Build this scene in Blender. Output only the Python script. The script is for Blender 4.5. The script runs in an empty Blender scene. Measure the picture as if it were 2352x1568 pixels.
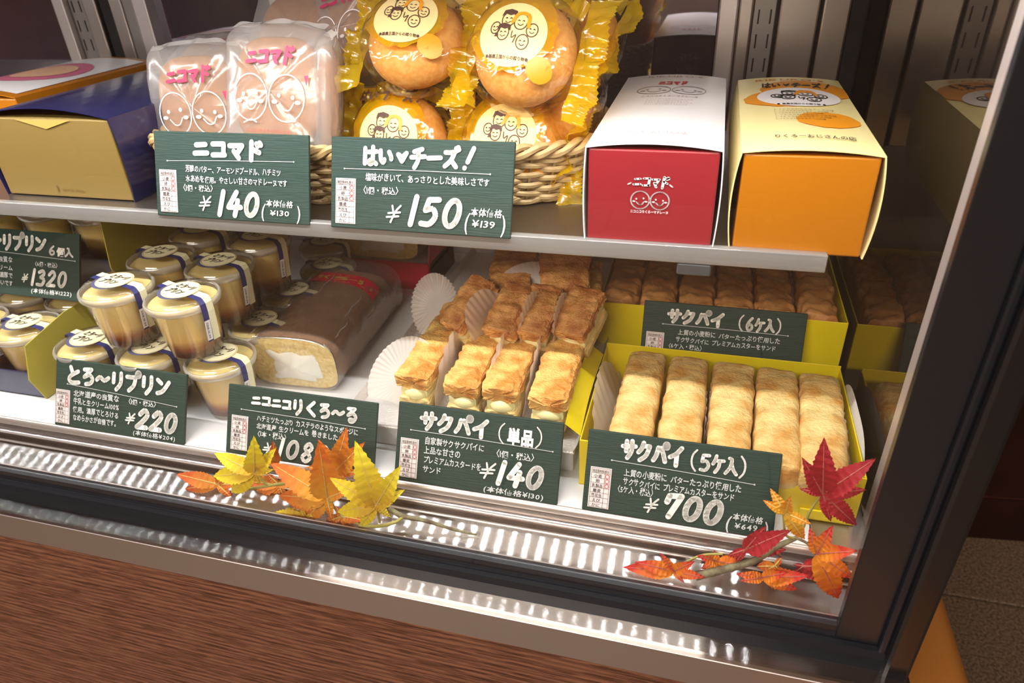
import bpy, bmesh, math, random
from mathutils import Vector, Matrix, noise
random.seed(7)
V = Vector
sc = bpy.context.scene
COL = sc.collection

# ------------------------------------------------------------------ camera
YAW, PIT, ROL, FPX = -0.28800361, 0.54104816, -0.0480651, 1586.2
_f = V((math.sin(YAW)*math.cos(PIT), math.cos(YAW)*math.cos(PIT), -math.sin(PIT)))
_r0 = V((math.cos(YAW), -math.sin(YAW), 0)); _u0 = _r0.cross(_f)
_r = _r0*math.cos(ROL) + _u0*math.sin(ROL); _u = -_r0*math.sin(ROL) + _u0*math.cos(ROL)
CAM = V((0, 0, .40))
cd = bpy.data.cameras.new('camera'); cam = bpy.data.objects.new('camera', cd); COL.objects.link(cam)
cd.sensor_width = 36; cd.lens = FPX/2352*36; cd.clip_start = .01
M3 = Matrix((_r, _u, -_f)).transposed()
cam.matrix_world = Matrix.Translation(CAM) @ M3.to_4x4()
cd.dof.use_dof = True; cd.dof.focus_distance = .57; cd.dof.aperture_fstop = 9
sc.camera = cam

# ------------------------------------------------------------------ light and exposure
LED_Y, LED_Z, LED_STRENGTH = .392, .412, 640
CEIL_STRENGTH = 105
WORLD_STRENGTH = .22
w = bpy.data.worlds.new('world'); sc.world = w; w.use_nodes = True
w.node_tree.nodes['Background'].inputs[0].default_value = (.75, .60, .48, 1)
w.node_tree.nodes['Background'].inputs[1].default_value = WORLD_STRENGTH
sc.view_settings.view_transform = 'Standard'; sc.view_settings.look = 'None'
sc.view_settings.exposure = 0.10; sc.view_settings.gamma = 1; sc.view_settings.use_curve_mapping = False
sc.cycles.transparent_max_bounces = 32; sc.cycles.max_bounces = 14
def area(name, loc, size, sizey, energy, color, rot=(0, 0, 0)):
    l = bpy.data.lights.new(name, 'AREA'); l.shape = 'RECTANGLE'; l.size = size; l.size_y = sizey
    l.energy = energy; l.color = color
    o = bpy.data.objects.new(name, l); COL.objects.link(o); o.location = loc; o.rotation_euler = rot
    return o
area('ceiling_lamp', (-.7, -1.9, 1.66), 1.8, .6, CEIL_STRENGTH, (1, .88, .76))
area('ceiling_lamp', (1.9, .4, 1.66), .5, .5, CEIL_STRENGTH*.07, (1, .80, .60))

# ------------------------------------------------------------------ pixel -> point on a real plane
def _ray(x, y): return (x-1176)/FPX*_r - (y-784)/FPX*_u + _f
def pz(x, y, z=0.):
    d = _ray(x, y); return CAM + d*((z-CAM.z)/d.z)
def py(x, y, Y):
    d = _ray(x, y); return CAM + d*((Y-CAM.y)/d.y)

# ------------------------------------------------------------------ materials
def lin(c):
    return tuple(((v/255)/12.92 if v/255 <= .04045 else ((v/255+.055)/1.055)**2.4) for v in c)
MATS = {}
def mat(name, col, rough=.5, metal=0., noise_amt=0., scale=40., col2=None, bump=0., bscale=200., aniso=0.,
        coat=0., sub=0., stretch=None, detail=4.):
    if name in MATS: return MATS[name]
    m = bpy.data.materials.new(name); m.use_nodes = True; MATS[name] = m
    nt = m.node_tree; N = nt.nodes; L = nt.links; b = N['Principled BSDF']
    c = lin(col)+(1,)
    b.inputs['Base Color'].default_value = c
    b.inputs['Roughness'].default_value = rough; b.inputs['Metallic'].default_value = metal
    if coat: b.inputs['Coat Weight'].default_value = coat; b.inputs['Coat Roughness'].default_value = .12
    if sub:
        b.inputs['Subsurface Weight'].default_value = sub; b.inputs['Subsurface Scale'].default_value = .006
    if aniso:
        b.inputs['Anisotropic'].default_value = aniso
        t = N.new('ShaderNodeTangent'); t.direction_type = 'RADIAL'; t.axis = 'Z'
        # brushed along world X: highlights stretch across it
        cb = N.new('ShaderNodeCombineXYZ'); cb.inputs[1].default_value = 1; cb.inputs[2].default_value = .02
        L.new(cb.outputs[0], b.inputs['Tangent'])
    src = None
    if col2 is not None or bump:
        tc = N.new('ShaderNodeTexCoord'); src = tc.outputs['Object']
        if stretch:
            mp = N.new('ShaderNodeMapping'); mp.inputs['Scale'].default_value = stretch
            L.new(src, mp.inputs[0]); src = mp.outputs[0]
    if col2 is not None:
        n = N.new('ShaderNodeTexNoise'); n.inputs['Scale'].default_value = scale; n.inputs['Detail'].default_value = detail
        L.new(src, n.inputs['Vector'])
        r = N.new('ShaderNodeValToRGB'); r.color_ramp.elements[0].position = .5-noise_amt; r.color_ramp.elements[1].position = .5+noise_amt
        r.color_ramp.elements[0].color = c; r.color_ramp.elements[1].color = lin(col2)+(1,)
        L.new(n.outputs['Fac'], r.inputs[0]); L.new(r.outputs[0], b.inputs['Base Color'])
    if bump:
        n2 = N.new('ShaderNodeTexNoise'); n2.inputs['Scale'].default_value = bscale; n2.inputs['Detail'].default_value = 5
        L.new(src, n2.inputs['Vector'])
        bp = N.new('ShaderNodeBump'); bp.inputs['Strength'].default_value = bump; bp.inputs['Distance'].default_value = .0015
        L.new(n2.outputs['Fac'], bp.inputs['Height']); L.new(bp.outputs[0], b.inputs['Normal'])
    return m
def film(name, tint=(255, 255, 255), gloss=.10, rough=.08, bump=0., bscale=60., milk=0., milkcol=(255, 255, 255), emis=None):
    """thin clear sheet: light passes straight, a fresnel share is mirrored, an optional share is milky"""
    m = bpy.data.materials.new(name); m.use_nodes = True; MATS[name] = m
    nt = m.node_tree; N = nt.nodes; L = nt.links; N.clear()
    out = N.new('ShaderNodeOutputMaterial'); tr = N.new('ShaderNodeBsdfTransparent'); tr.inputs[0].default_value = lin(tint)+(1,)
    gl = N.new('ShaderNodeBsdfGlossy'); gl.inputs['Roughness'].default_value = rough
    fr = N.new('ShaderNodeFresnel'); fr.inputs[0].default_value = 1.46
    geo = N.new('ShaderNodeNewGeometry'); ior = N.new('ShaderNodeMapRange'); ior.inputs['To Min'].default_value = 1.46; ior.inputs['To Max'].default_value = 1/1.46
    L.new(geo.outputs['Backfacing'], ior.inputs['Value']); L.new(ior.outputs[0], fr.inputs['IOR'])
    ad = N.new('ShaderNodeMath'); ad.operation = 'ADD'; ad.inputs[1].default_value = gloss; ad.use_clamp = True
    mx = N.new('ShaderNodeMixShader'); L.new(fr.outputs[0], ad.inputs[0]); L.new(ad.outputs[0], mx.inputs[0])
    base = tr.outputs[0]
    if milk:
        di = N.new('ShaderNodeBsdfDiffuse'); di.inputs[0].default_value = lin(milkcol)+(1,)
        tl = N.new('ShaderNodeBsdfTranslucent'); tl.inputs[0].default_value = lin(milkcol)+(1,)
        m1 = N.new('ShaderNodeMixShader'); m1.inputs[0].default_value = .45; L.new(di.outputs[0], m1.inputs[1]); L.new(tl.outputs[0], m1.inputs[2])
        m2 = N.new('ShaderNodeMixShader'); m2.inputs[0].default_value = milk; L.new(base, m2.inputs[1]); L.new(m1.outputs[0], m2.inputs[2])
        base = m2.outputs[0]
    L.new(base, mx.inputs[1]); L.new(gl.outputs[0], mx.inputs[2]); L.new(mx.outputs[0], out.inputs[0])
    if bump:
        tc = N.new('ShaderNodeTexCoord'); n2 = N.new('ShaderNodeTexNoise'); n2.inputs['Scale'].default_value = bscale
        n2.inputs['Distortion'].default_value = 1.2
        bp = N.new('ShaderNodeBump'); bp.inputs['Strength'].default_value = bump; bp.inputs['Distance'].default_value = .003
        L.new(tc.outputs['Object'], n2.inputs['Vector']); L.new(n2.outputs['Fac'], bp.inputs['Height'])
        L.new(bp.outputs[0], gl.inputs['Normal']); L.new(bp.outputs[0], fr.inputs['Normal'])
    return m
def brushed(name, col, r=.17, a=.93, tangent=(1, 0, 0), mixd=.0):
    """steel brushed along the tangent: sharp along it, wide across it"""
    m = bpy.data.materials.new(name); m.use_nodes = True; MATS[name] = m
    N = m.node_tree.nodes; L = m.node_tree.links; N.clear()
    out = N.new('ShaderNodeOutputMaterial'); g = N.new('ShaderNodeBsdfAnisotropic'); g.distribution = 'GGX'
    tc = N.new('ShaderNodeTexCoord'); mp = N.new('ShaderNodeMapping'); mp.inputs['Scale'].default_value = (2, 500, 500); L.new(tc.outputs['Object'], mp.inputs[0])
    n = N.new('ShaderNodeTexNoise'); n.inputs['Scale'].default_value = 2; n.inputs['Detail'].default_value = 3; L.new(mp.outputs[0], n.inputs['Vector'])
    rp = N.new('ShaderNodeValToRGB'); rp.color_ramp.elements[0].color = tuple(x*.92 for x in lin(col))+(1,); rp.color_ramp.elements[1].color = lin(col)+(1,)
    rp.color_ramp.elements[0].position = .35; rp.color_ramp.elements[1].position = .65
    L.new(n.outputs['Fac'], rp.inputs[0]); L.new(rp.outputs[0], g.inputs['Color'])
    g.inputs['Roughness'].default_value = r; g.inputs['Anisotropy'].default_value = a
    cb = N.new('ShaderNodeCombineXYZ')
    for i in range(3): cb.inputs[i].default_value = tangent[i]
    L.new(cb.outputs[0], g.inputs['Tangent']); L.new(g.outputs[0], out.inputs[0])
    return m
def mirror_mat(name, refl, tint, dark, rough=.02):
    m = bpy.data.materials.new(name); m.use_nodes = True; MATS[name] = m
    N = m.node_tree.nodes; L = m.node_tree.links; N.clear()
    out = N.new('ShaderNodeOutputMaterial'); g = N.new('ShaderNodeBsdfGlossy'); g.inputs['Roughness'].default_value = rough
    g.inputs['Color'].default_value = lin(tint)+(1,)
    d = N.new('ShaderNodeBsdfDiffuse'); d.inputs[0].default_value = lin(dark)+(1,)
    mx = N.new('ShaderNodeMixShader'); mx.inputs[0].default_value = refl
    L.new(d.outputs[0], mx.inputs[1]); L.new(g.outputs[0], mx.inputs[2]); L.new(mx.outputs[0], out.inputs[0])
    return m

GREEN = mat('painted_green_board', (22, 55, 44), .62, noise_amt=.25, scale=30, col2=(18, 45, 37), bump=.25, bscale=60, stretch=(1, 14, 1))
GREEN_EDGE = mat('green_board_edge', (96, 110, 70), .7)
CHALK = mat('white_paint_marker', (244, 242, 236), .6)
CHALK2 = mat('thin_white_marker', (214, 218, 216), .6)
INK = mat('black_print', (35, 30, 28), .6)
BROWNINK = mat('brown_print', (74, 44, 30), .6)
WHITEINK = mat('white_print', (245, 236, 236), .5)
REDINK = mat('red_print', (206, 60, 66), .5)
PINKINK = mat('magenta_print', (188, 36, 88), .5)
ORANGEINK = mat('orange_print', (236, 150, 20), .45)
GOLDINK = mat('gold_print', (190, 150, 80), .4)
STICKER = mat('cream_sticker', (246, 238, 196), .5)
NAVY = mat('navy_paper', (44, 48, 104), .45)
NAVY_DK = mat('navy_card_box', (25, 27, 72), .32, coat=.5)
GOLD_BOX = mat('gold_card', (138, 114, 60), .45, metal=.15)
OLIVE = mat('olive_gold_card', (176, 164, 62), .5)
RED_BOX = mat('red_card', (146, 34, 42), .38)
RED_DK = mat('dark_red_card', (196, 22, 52), .42)
ORANGE_BOX = mat('orange_card', (180, 108, 5), .36)
CREAM_BOX = mat('cream_card', (250, 232, 164), .3)
WHITE_BOX = mat('white_card', (245, 240, 240), .3)
YELLOW_BOX = mat('yellow_card', (232, 208, 20), .35)
YELLOW_IN = mat('yellow_card_inside', (216, 190, 30), .5)
LINER = mat('white_cardboard', (226, 222, 218), .7)
STEEL = brushed('brushed_steel', (222, 218, 216))
STEEL_UP = mat('upright_steel', (200, 192, 184), .3, metal=1, bump=.05, bscale=60, stretch=(30, 30, 1))
STEEL_SH = mat('shelf_steel', (150, 142, 136), .42, metal=1, bump=.1, bscale=80, stretch=(1, 20, 1))
STEEL_LT = mat('pale_steel', (222, 212, 206), .35, metal=.8)
SATIN = mat('pale_satin_enamel', (172, 158, 154), .3, coat=.6)
CHANNEL = mat('channel_steel', (168, 160, 156), .2, metal=1, bump=.08, bscale=120, stretch=(1, 30, 30))
APRON = mat('apron_steel', (206, 200, 200), .45, metal=1, bump=.1, bscale=90, stretch=(1, 40, 40))
WHITE_DECK = mat('white_enamel', (238, 238, 240), .28)
WHITE_PANEL = mat('white_back_panel', (226, 226, 230), .45)
BLACK = mat('black_frame', (22, 22, 26), .3, coat=.3)
BLACK_RUB = mat('black_rubber', (26, 28, 36), .38)
BEZEL = mat('black_glass_print', (34, 34, 38), .35)
SLOT = mat('dark_slot', (14, 12, 12), .8)
WICKER = mat('wicker', (206, 178, 126), .5, noise_amt=.2, scale=120, col2=(172, 140, 92))
CUSTARD_CREAM = mat('custard_cream', (250, 236, 176), .4, sub=.3)
WHITE_CREAM = mat('whipped_cream', (244, 244, 232), .5, sub=.2, bump=.3, bscale=120)
SPONGE = mat('sponge', (244, 222, 146), .9, noise_amt=.18, scale=260, col2=(222, 184, 92), bump=.9, bscale=420)
CAKE_SKIN = mat('brown_cake_skin', (156, 108, 66), .6, noise_amt=.3, scale=60, col2=(132, 88, 52), bump=.25, bscale=300)
PIE_PALE = mat('pale_golden_pastry', (240, 212, 142), .5, noise_amt=.14, scale=50, col2=(208, 150, 72), bump=.8, bscale=330)
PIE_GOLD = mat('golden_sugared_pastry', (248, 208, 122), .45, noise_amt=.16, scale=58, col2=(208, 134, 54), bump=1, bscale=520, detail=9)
PIE_GOLD_SHADED = mat('shaded_sugared_pastry', (228, 170, 98), .45, noise_amt=.16, scale=66, col2=(168, 98, 40), bump=1, bscale=560, detail=9)  # golden pastry browned in colour for the upper shelf's shadow on the rear rows
PIE_SHADED = mat('shaded_pastry', (214, 158, 94), .5, noise_amt=.2, scale=50, col2=(166, 102, 50), bump=.6, bscale=260, detail=8)  # darker pastry colour carries the shade over the rear box
PIE_SIDE = mat('pastry_base', (248, 226, 164), .6, noise_amt=.3, scale=90, col2=(226, 184, 104), bump=.9, bscale=300, stretch=(1, 1, 6))
BUN = mat('floured_bun', (204, 136, 62), .7, noise_amt=.22, scale=260, col2=(222, 168, 104), bump=.2, bscale=400)
MADELEINE = mat('madeleine', (168, 116, 70), .7, noise_amt=.25, scale=120, col2=(146, 98, 58), bump=.3, bscale=200)
PAPER = film('waxed_paper', (255, 250, 244), 0, .4, milk=.84, milkcol=(248, 238, 230))
GLASS = film('clear_glass', (252, 253, 253), .0, .01)
PET = film('clear_plastic', (250, 248, 244), .06, .09)
PET_RIM = film('clear_plastic_rim', (250, 248, 244), .2, .2, milk=.6, milkcol=(240, 236, 230))
ACRYL = film('frosted_acrylic', (230, 230, 228), .12, .2, milk=.62, milkcol=(206, 204, 202))
CELLO = film('cellophane', (252, 250, 248), .11, .18, bump=1., bscale=30, milk=.10)  # milky share paints the roll wrapper's white sheen into the film
CELLO_Y = film('bun_cellophane', (255, 250, 232), .05, .09, bump=1., bscale=44)
YFILM = film('yellow_printed_film', (255, 214, 40), .05, .14, bump=1., bscale=50, milk=.5, milkcol=(255, 216, 10))
MILKY = film('milky_bag_film', (252, 250, 248), .03, .2, bump=.6, bscale=30, milk=.20, milkcol=(255, 252, 250))
MILKY2 = film('dense_milky_film', (252, 244, 240), .03, .2, bump=.7, bscale=34, milk=.66, milkcol=(255, 252, 250))
DARKMIR = mirror_mat('tinted_mirror_glass', .40, (214, 208, 216), (66, 62, 70))
SIDEMIR = mirror_mat('side_mirror_glass', .36, (230, 220, 206), (26, 22, 20))
STEM = mat('green_stem', (168, 160, 84), .6)
BARK = mat('mossy_twig', (92, 72, 54), .9, noise_amt=.2, scale=120, col2=(150, 146, 110), bump=1, bscale=200)
VEIN = mat('pale_vein', (216, 190, 110), .6)
VEIN_R = mat('pink_vein', (186, 100, 90), .6)
def pudding_mat():
    m = bpy.data.materials.new('custard_over_caramel'); m.use_nodes = True; N = m.node_tree.nodes; L = m.node_tree.links
    b = N['Principled BSDF']; tc = N.new('ShaderNodeTexCoord'); s = N.new('ShaderNodeSeparateXYZ'); L.new(tc.outputs['Object'], s.inputs[0])
    n = N.new('ShaderNodeTexNoise'); n.inputs['Scale'].default_value = 30; L.new(tc.outputs['Object'], n.inputs['Vector'])
    a = N.new('ShaderNodeMath'); a.operation = 'MULTIPLY_ADD'; a.inputs[1].default_value = .008; L.new(n.outputs['Fac'], a.inputs[0]); L.new(s.outputs[2], a.inputs[2])
    mr = N.new('ShaderNodeMapRange'); mr.inputs['From Min'].default_value = .006; mr.inputs['From Max'].default_value = .052; L.new(a.outputs[0], mr.inputs[0])
    r = N.new('ShaderNodeValToRGB'); e = r.color_ramp.elements; e[0].position = 0; e[0].color = lin((66, 26, 10))+(1,)
    e[1].position = 1; e[1].color = lin((255, 230, 158))+(1,)
    for p, c in ((.18, (84, 38, 14)), (.30, (158, 88, 36)), (.48, (244, 204, 124))):
        x = e.new(p); x.color = lin(c)+(1,)
    L.new(mr.outputs[0], r.inputs[0]); L.new(r.outputs[0], b.inputs['Base Color']); b.inputs['Roughness'].default_value = .35
    b.inputs['Subsurface Weight'].default_value = .15; b.inputs['Subsurface Scale'].default_value = .008
    return m
PUDDING = pudding_mat()
def wood_mat():
    m = bpy.data.materials.new('red_brown_oak_laminate'); m.use_nodes = True; N = m.node_tree.nodes; L = m.node_tree.links
    b = N['Principled BSDF']; tc = N.new('ShaderNodeTexCoord'); mp = N.new('ShaderNodeMapping')
    mp.inputs['Scale'].default_value = (1, 1, 9); mp.inputs['Rotation'].default_value = (0, math.radians(-5), 0)
    L.new(tc.outputs['Object'], mp.inputs[0])
    n = N.new('ShaderNodeTexNoise'); n.inputs['Scale'].default_value = 3.0; n.inputs['Detail'].default_value = 2; L.new(mp.outputs[0], n.inputs['Vector'])
    wv = N.new('ShaderNodeTexWave'); wv.wave_type = 'BANDS'; wv.bands_direction = 'Z'; wv.inputs['Scale'].default_value = 5.5
    wv.inputs['Distortion'].default_value = 7; wv.inputs['Detail'].default_value = 3; wv.inputs['Detail Scale'].default_value = .8
    L.new(mp.outputs[0], wv.inputs['Vector'])
    mp2 = N.new('ShaderNodeMapping'); mp2.inputs['Scale'].default_value = (22, 1, 420); L.new(tc.outputs['Object'], mp2.inputs[0])
    mp2.inputs['Rotation'].default_value = (0, math.radians(-5), 0)
    n2 = N.new('ShaderNodeTexNoise'); n2.inputs['Scale'].default_value = 1.6; n2.inputs['Detail'].default_value = 2; L.new(mp2.outputs[0], n2.inputs['Vector'])
    r = N.new('ShaderNodeValToRGB'); e = r.color_ramp.elements
    e[0].position = .1; e[0].color = lin((112, 72, 54))+(1,); e[1].position = .9; e[1].color = lin((142, 96, 72))+(1,)
    L.new(wv.outputs['Fac'], r.inputs[0])
    r2 = N.new('ShaderNodeValToRGB'); e = r2.color_ramp.elements
    e[0].position = .40; e[0].color = (.30, .22, .20, 1); e[1].position = .52; e[1].color = (1, 1, 1, 1)
    L.new(n2.outputs['Fac'], r2.inputs[0])
    mx = N.new('ShaderNodeMixRGB'); mx.blend_type = 'MULTIPLY'; mx.inputs[0].default_value = .8
    L.new(r.outputs[0], mx.inputs[1]); L.new(r2.outputs[0], mx.inputs[2]); L.new(mx.outputs[0], b.inputs['Base Color'])
    b.inputs['Roughness'].default_value = .5
    return m
WOOD = wood_mat()

# ------------------------------------------------------------------ object helpers
def tag(o, label=None, cat=None, group=None, kind=None):
    if label: o['label'] = label
    if cat: o['category'] = cat
    if group: o['group'] = group
    if kind: o['kind'] = kind
    return o
def thing(name, label, cat, loc=(0, 0, 0), group=None, rot=None, mw=None):
    o = bpy.data.objects.new(name, None); COL.objects.link(o); o.empty_display_size = .01
    o.location = loc
    if rot: o.rotation_euler = rot
    if mw is not None: o.matrix_world = mw
    return tag(o, label, cat, group)
def part(name, verts, faces, m, parent=None, smooth=False, world=False):
    me = bpy.data.meshes.new(name)
    if world and parent is not None:
        q = V(parent.location); verts = [V(v)-q for v in verts]
    me.from_pydata([tuple(v) for v in verts], [], faces); me.materials.append(m)
    if smooth: me.shade_smooth(); me.set_sharp_from_angle(angle=math.radians(58))
    me.update()
    o = bpy.data.objects.new(name, me); COL.objects.link(o)
    if parent is not None: o.parent = parent
    return o
def dup(root, **kw):
    r = root.copy(); COL.objects.link(r)
    def rec(src, dst):
        for ch in src.children:
            c = ch.copy(); COL.objects.link(c); c.parent = dst; rec(ch, c)
    rec(root, r); return r
class B:
    """collects vertices and faces"""
    def __init__(s): s.v = []; s.f = []
    def add(s, v, f):
        n = len(s.v); s.v += [V(p) for p in v]; s.f += [tuple(i+n for i in q) for q in f]; return s
    def box(s, x0, x1, y0, y1, z0, z1):
        return s.add([(x0,y0,z0),(x1,y0,z0),(x1,y1,z0),(x0,y1,z0),(x0,y0,z1),(x1,y0,z1),(x1,y1,z1),(x0,y1,z1)],
                     [(0,3,2,1),(4,5,6,7),(0,1,5,4),(1,2,6,5),(2,3,7,6),(3,0,4,7)])
    def bbox(s, x0, x1, y0, y1, z0, z1, bev=.001, seg=2):
        bm = bmesh.new(); bmesh.ops.create_cube(bm, size=1)
        for v in bm.verts:
            v.co = V((x0 if v.co.x < 0 else x1, y0 if v.co.y < 0 else y1, z0 if v.co.z < 0 else z1))
        bmesh.ops.bevel(bm, geom=bm.edges[:], offset=bev, segments=seg, affect='EDGES', profile=.5)
        bm.verts.index_update(); s.add([v.co.copy() for v in bm.verts], [tuple(v.index for v in f.verts) for f in bm.faces]); bm.free(); return s
    def grid(s, fn, nu, nv, closeu=False):
        n = len(s.v)
        for j in range(nv+1):
            for i in range(nu+1): s.v.append(V(fn(i/nu, j/nv)))
        for j in range(nv):
            for i in range(nu):
                a = n+j*(nu+1)+i; s.f.append((a, a+1, a+nu+2, a+nu+1))
        return s
    def tube(s, pts, r, seg=6, caps=True):
        n = len(s.v); pts = [V(p) for p in pts]; m = len(pts); up = V((.13, .27, .95))
        for i, p in enumerate(pts):
            t = (pts[min(i+1, m-1)]-pts[max(i-1, 0)]).normalized(); a = t.cross(up)
            if a.length < .05: a = t.cross(V((1, 0, 0)))
            a.normalize(); b = t.cross(a); rr = r[i] if isinstance(r, (list, tuple)) else r
            for k in range(seg):
                q = 2*math.pi*k/seg; s.v.append(p+a*(rr*math.cos(q))+b*(rr*math.sin(q)))
        for i in range(m-1):
            for k in range(seg):
                k2 = (k+1) % seg; s.f.append((n+i*seg+k, n+i*seg+k2, n+(i+1)*seg+k2, n+(i+1)*seg+k))
        if caps: s.f += [tuple(n+k for k in range(seg))[::-1], tuple(n+(m-1)*seg+k for k in range(seg))]
        return s
    def lathe(s, prof, seg=32, caps=True):
        n = len(s.v)
        for r, z in prof:
            for k in range(seg):
                q = 2*math.pi*k/seg; s.v.append(V((r*math.cos(q), r*math.sin(q), z)))
        for i in range(len(prof)-1):
            for k in range(seg):
                k2 = (k+1) % seg; s.f.append((n+i*seg+k, n+i*seg+k2, n+(i+1)*seg+k2, n+(i+1)*seg+k))
        if not caps: return s
        if prof[0][0] > 1e-5: s.f.append(tuple(n+k for k in range(seg))[::-1])
        if prof[-1][0] > 1e-5: s.f.append(tuple(n+(len(prof)-1)*seg+k for k in range(seg)))
        return s
    def extrude_x(s, prof, x0, x1):
        n = len(s.v); m = len(prof)
        for x in (x0, x1):
            for y, z in prof: s.v.append(V((x, y, z)))
        for i in range(m):
            j = (i+1) % m; s.f.append((n+i, n+j, n+m+j, n+m+i))
        s.f += [tuple(n+i for i in range(m))[::-1], tuple(n+m+i for i in range(m))]
        return s
    def build(s, name, m, parent=None, smooth=False, world=False):
        return part(name, s.v, s.f, m, parent, smooth, world)

# ------------------------------------------------------------------ lettering
_gl = {}
def glyph(ch, bold=.0):
    k = (ch, bold)
    if k in _gl: return _gl[k]
    c = bpy.data.curves.new('g', 'FONT'); c.body = ch; c.size = 1; c.resolution_u = 2; c.offset = bold
    o = bpy.data.objects.new('g', c); COL.objects.link(o)
    dg = bpy.context.evaluated_depsgraph_get(); dg.update()
    me = bpy.data.meshes.new_from_object(o.evaluated_get(dg))
    vs = [(v.co.x, v.co.y) for v in me.vertices]; fs = [tuple(p.vertices) for p in me.polygons]
    bpy.data.objects.remove(o); bpy.data.curves.remove(c); bpy.data.meshes.remove(me)
    full = ord(ch) > 0x2000
    if vs:
        x0 = min(v[0] for v in vs); x1 = max(v[0] for v in vs)
    else: x0, x1 = 0, .35
    if full: adv = 1.0; off = 0
    else: adv = (x1-x0)+.12; off = .06-x0
    _gl[k] = ([(x+off, y) for x, y in vs], fs, adv); return _gl[k]
def circ(cx, cy, r, ry=None): return ('s', [(cx+r*math.cos(a*math.pi/5), cy+(ry or r)*math.sin(a*math.pi/5)) for a in range(11)])
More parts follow.
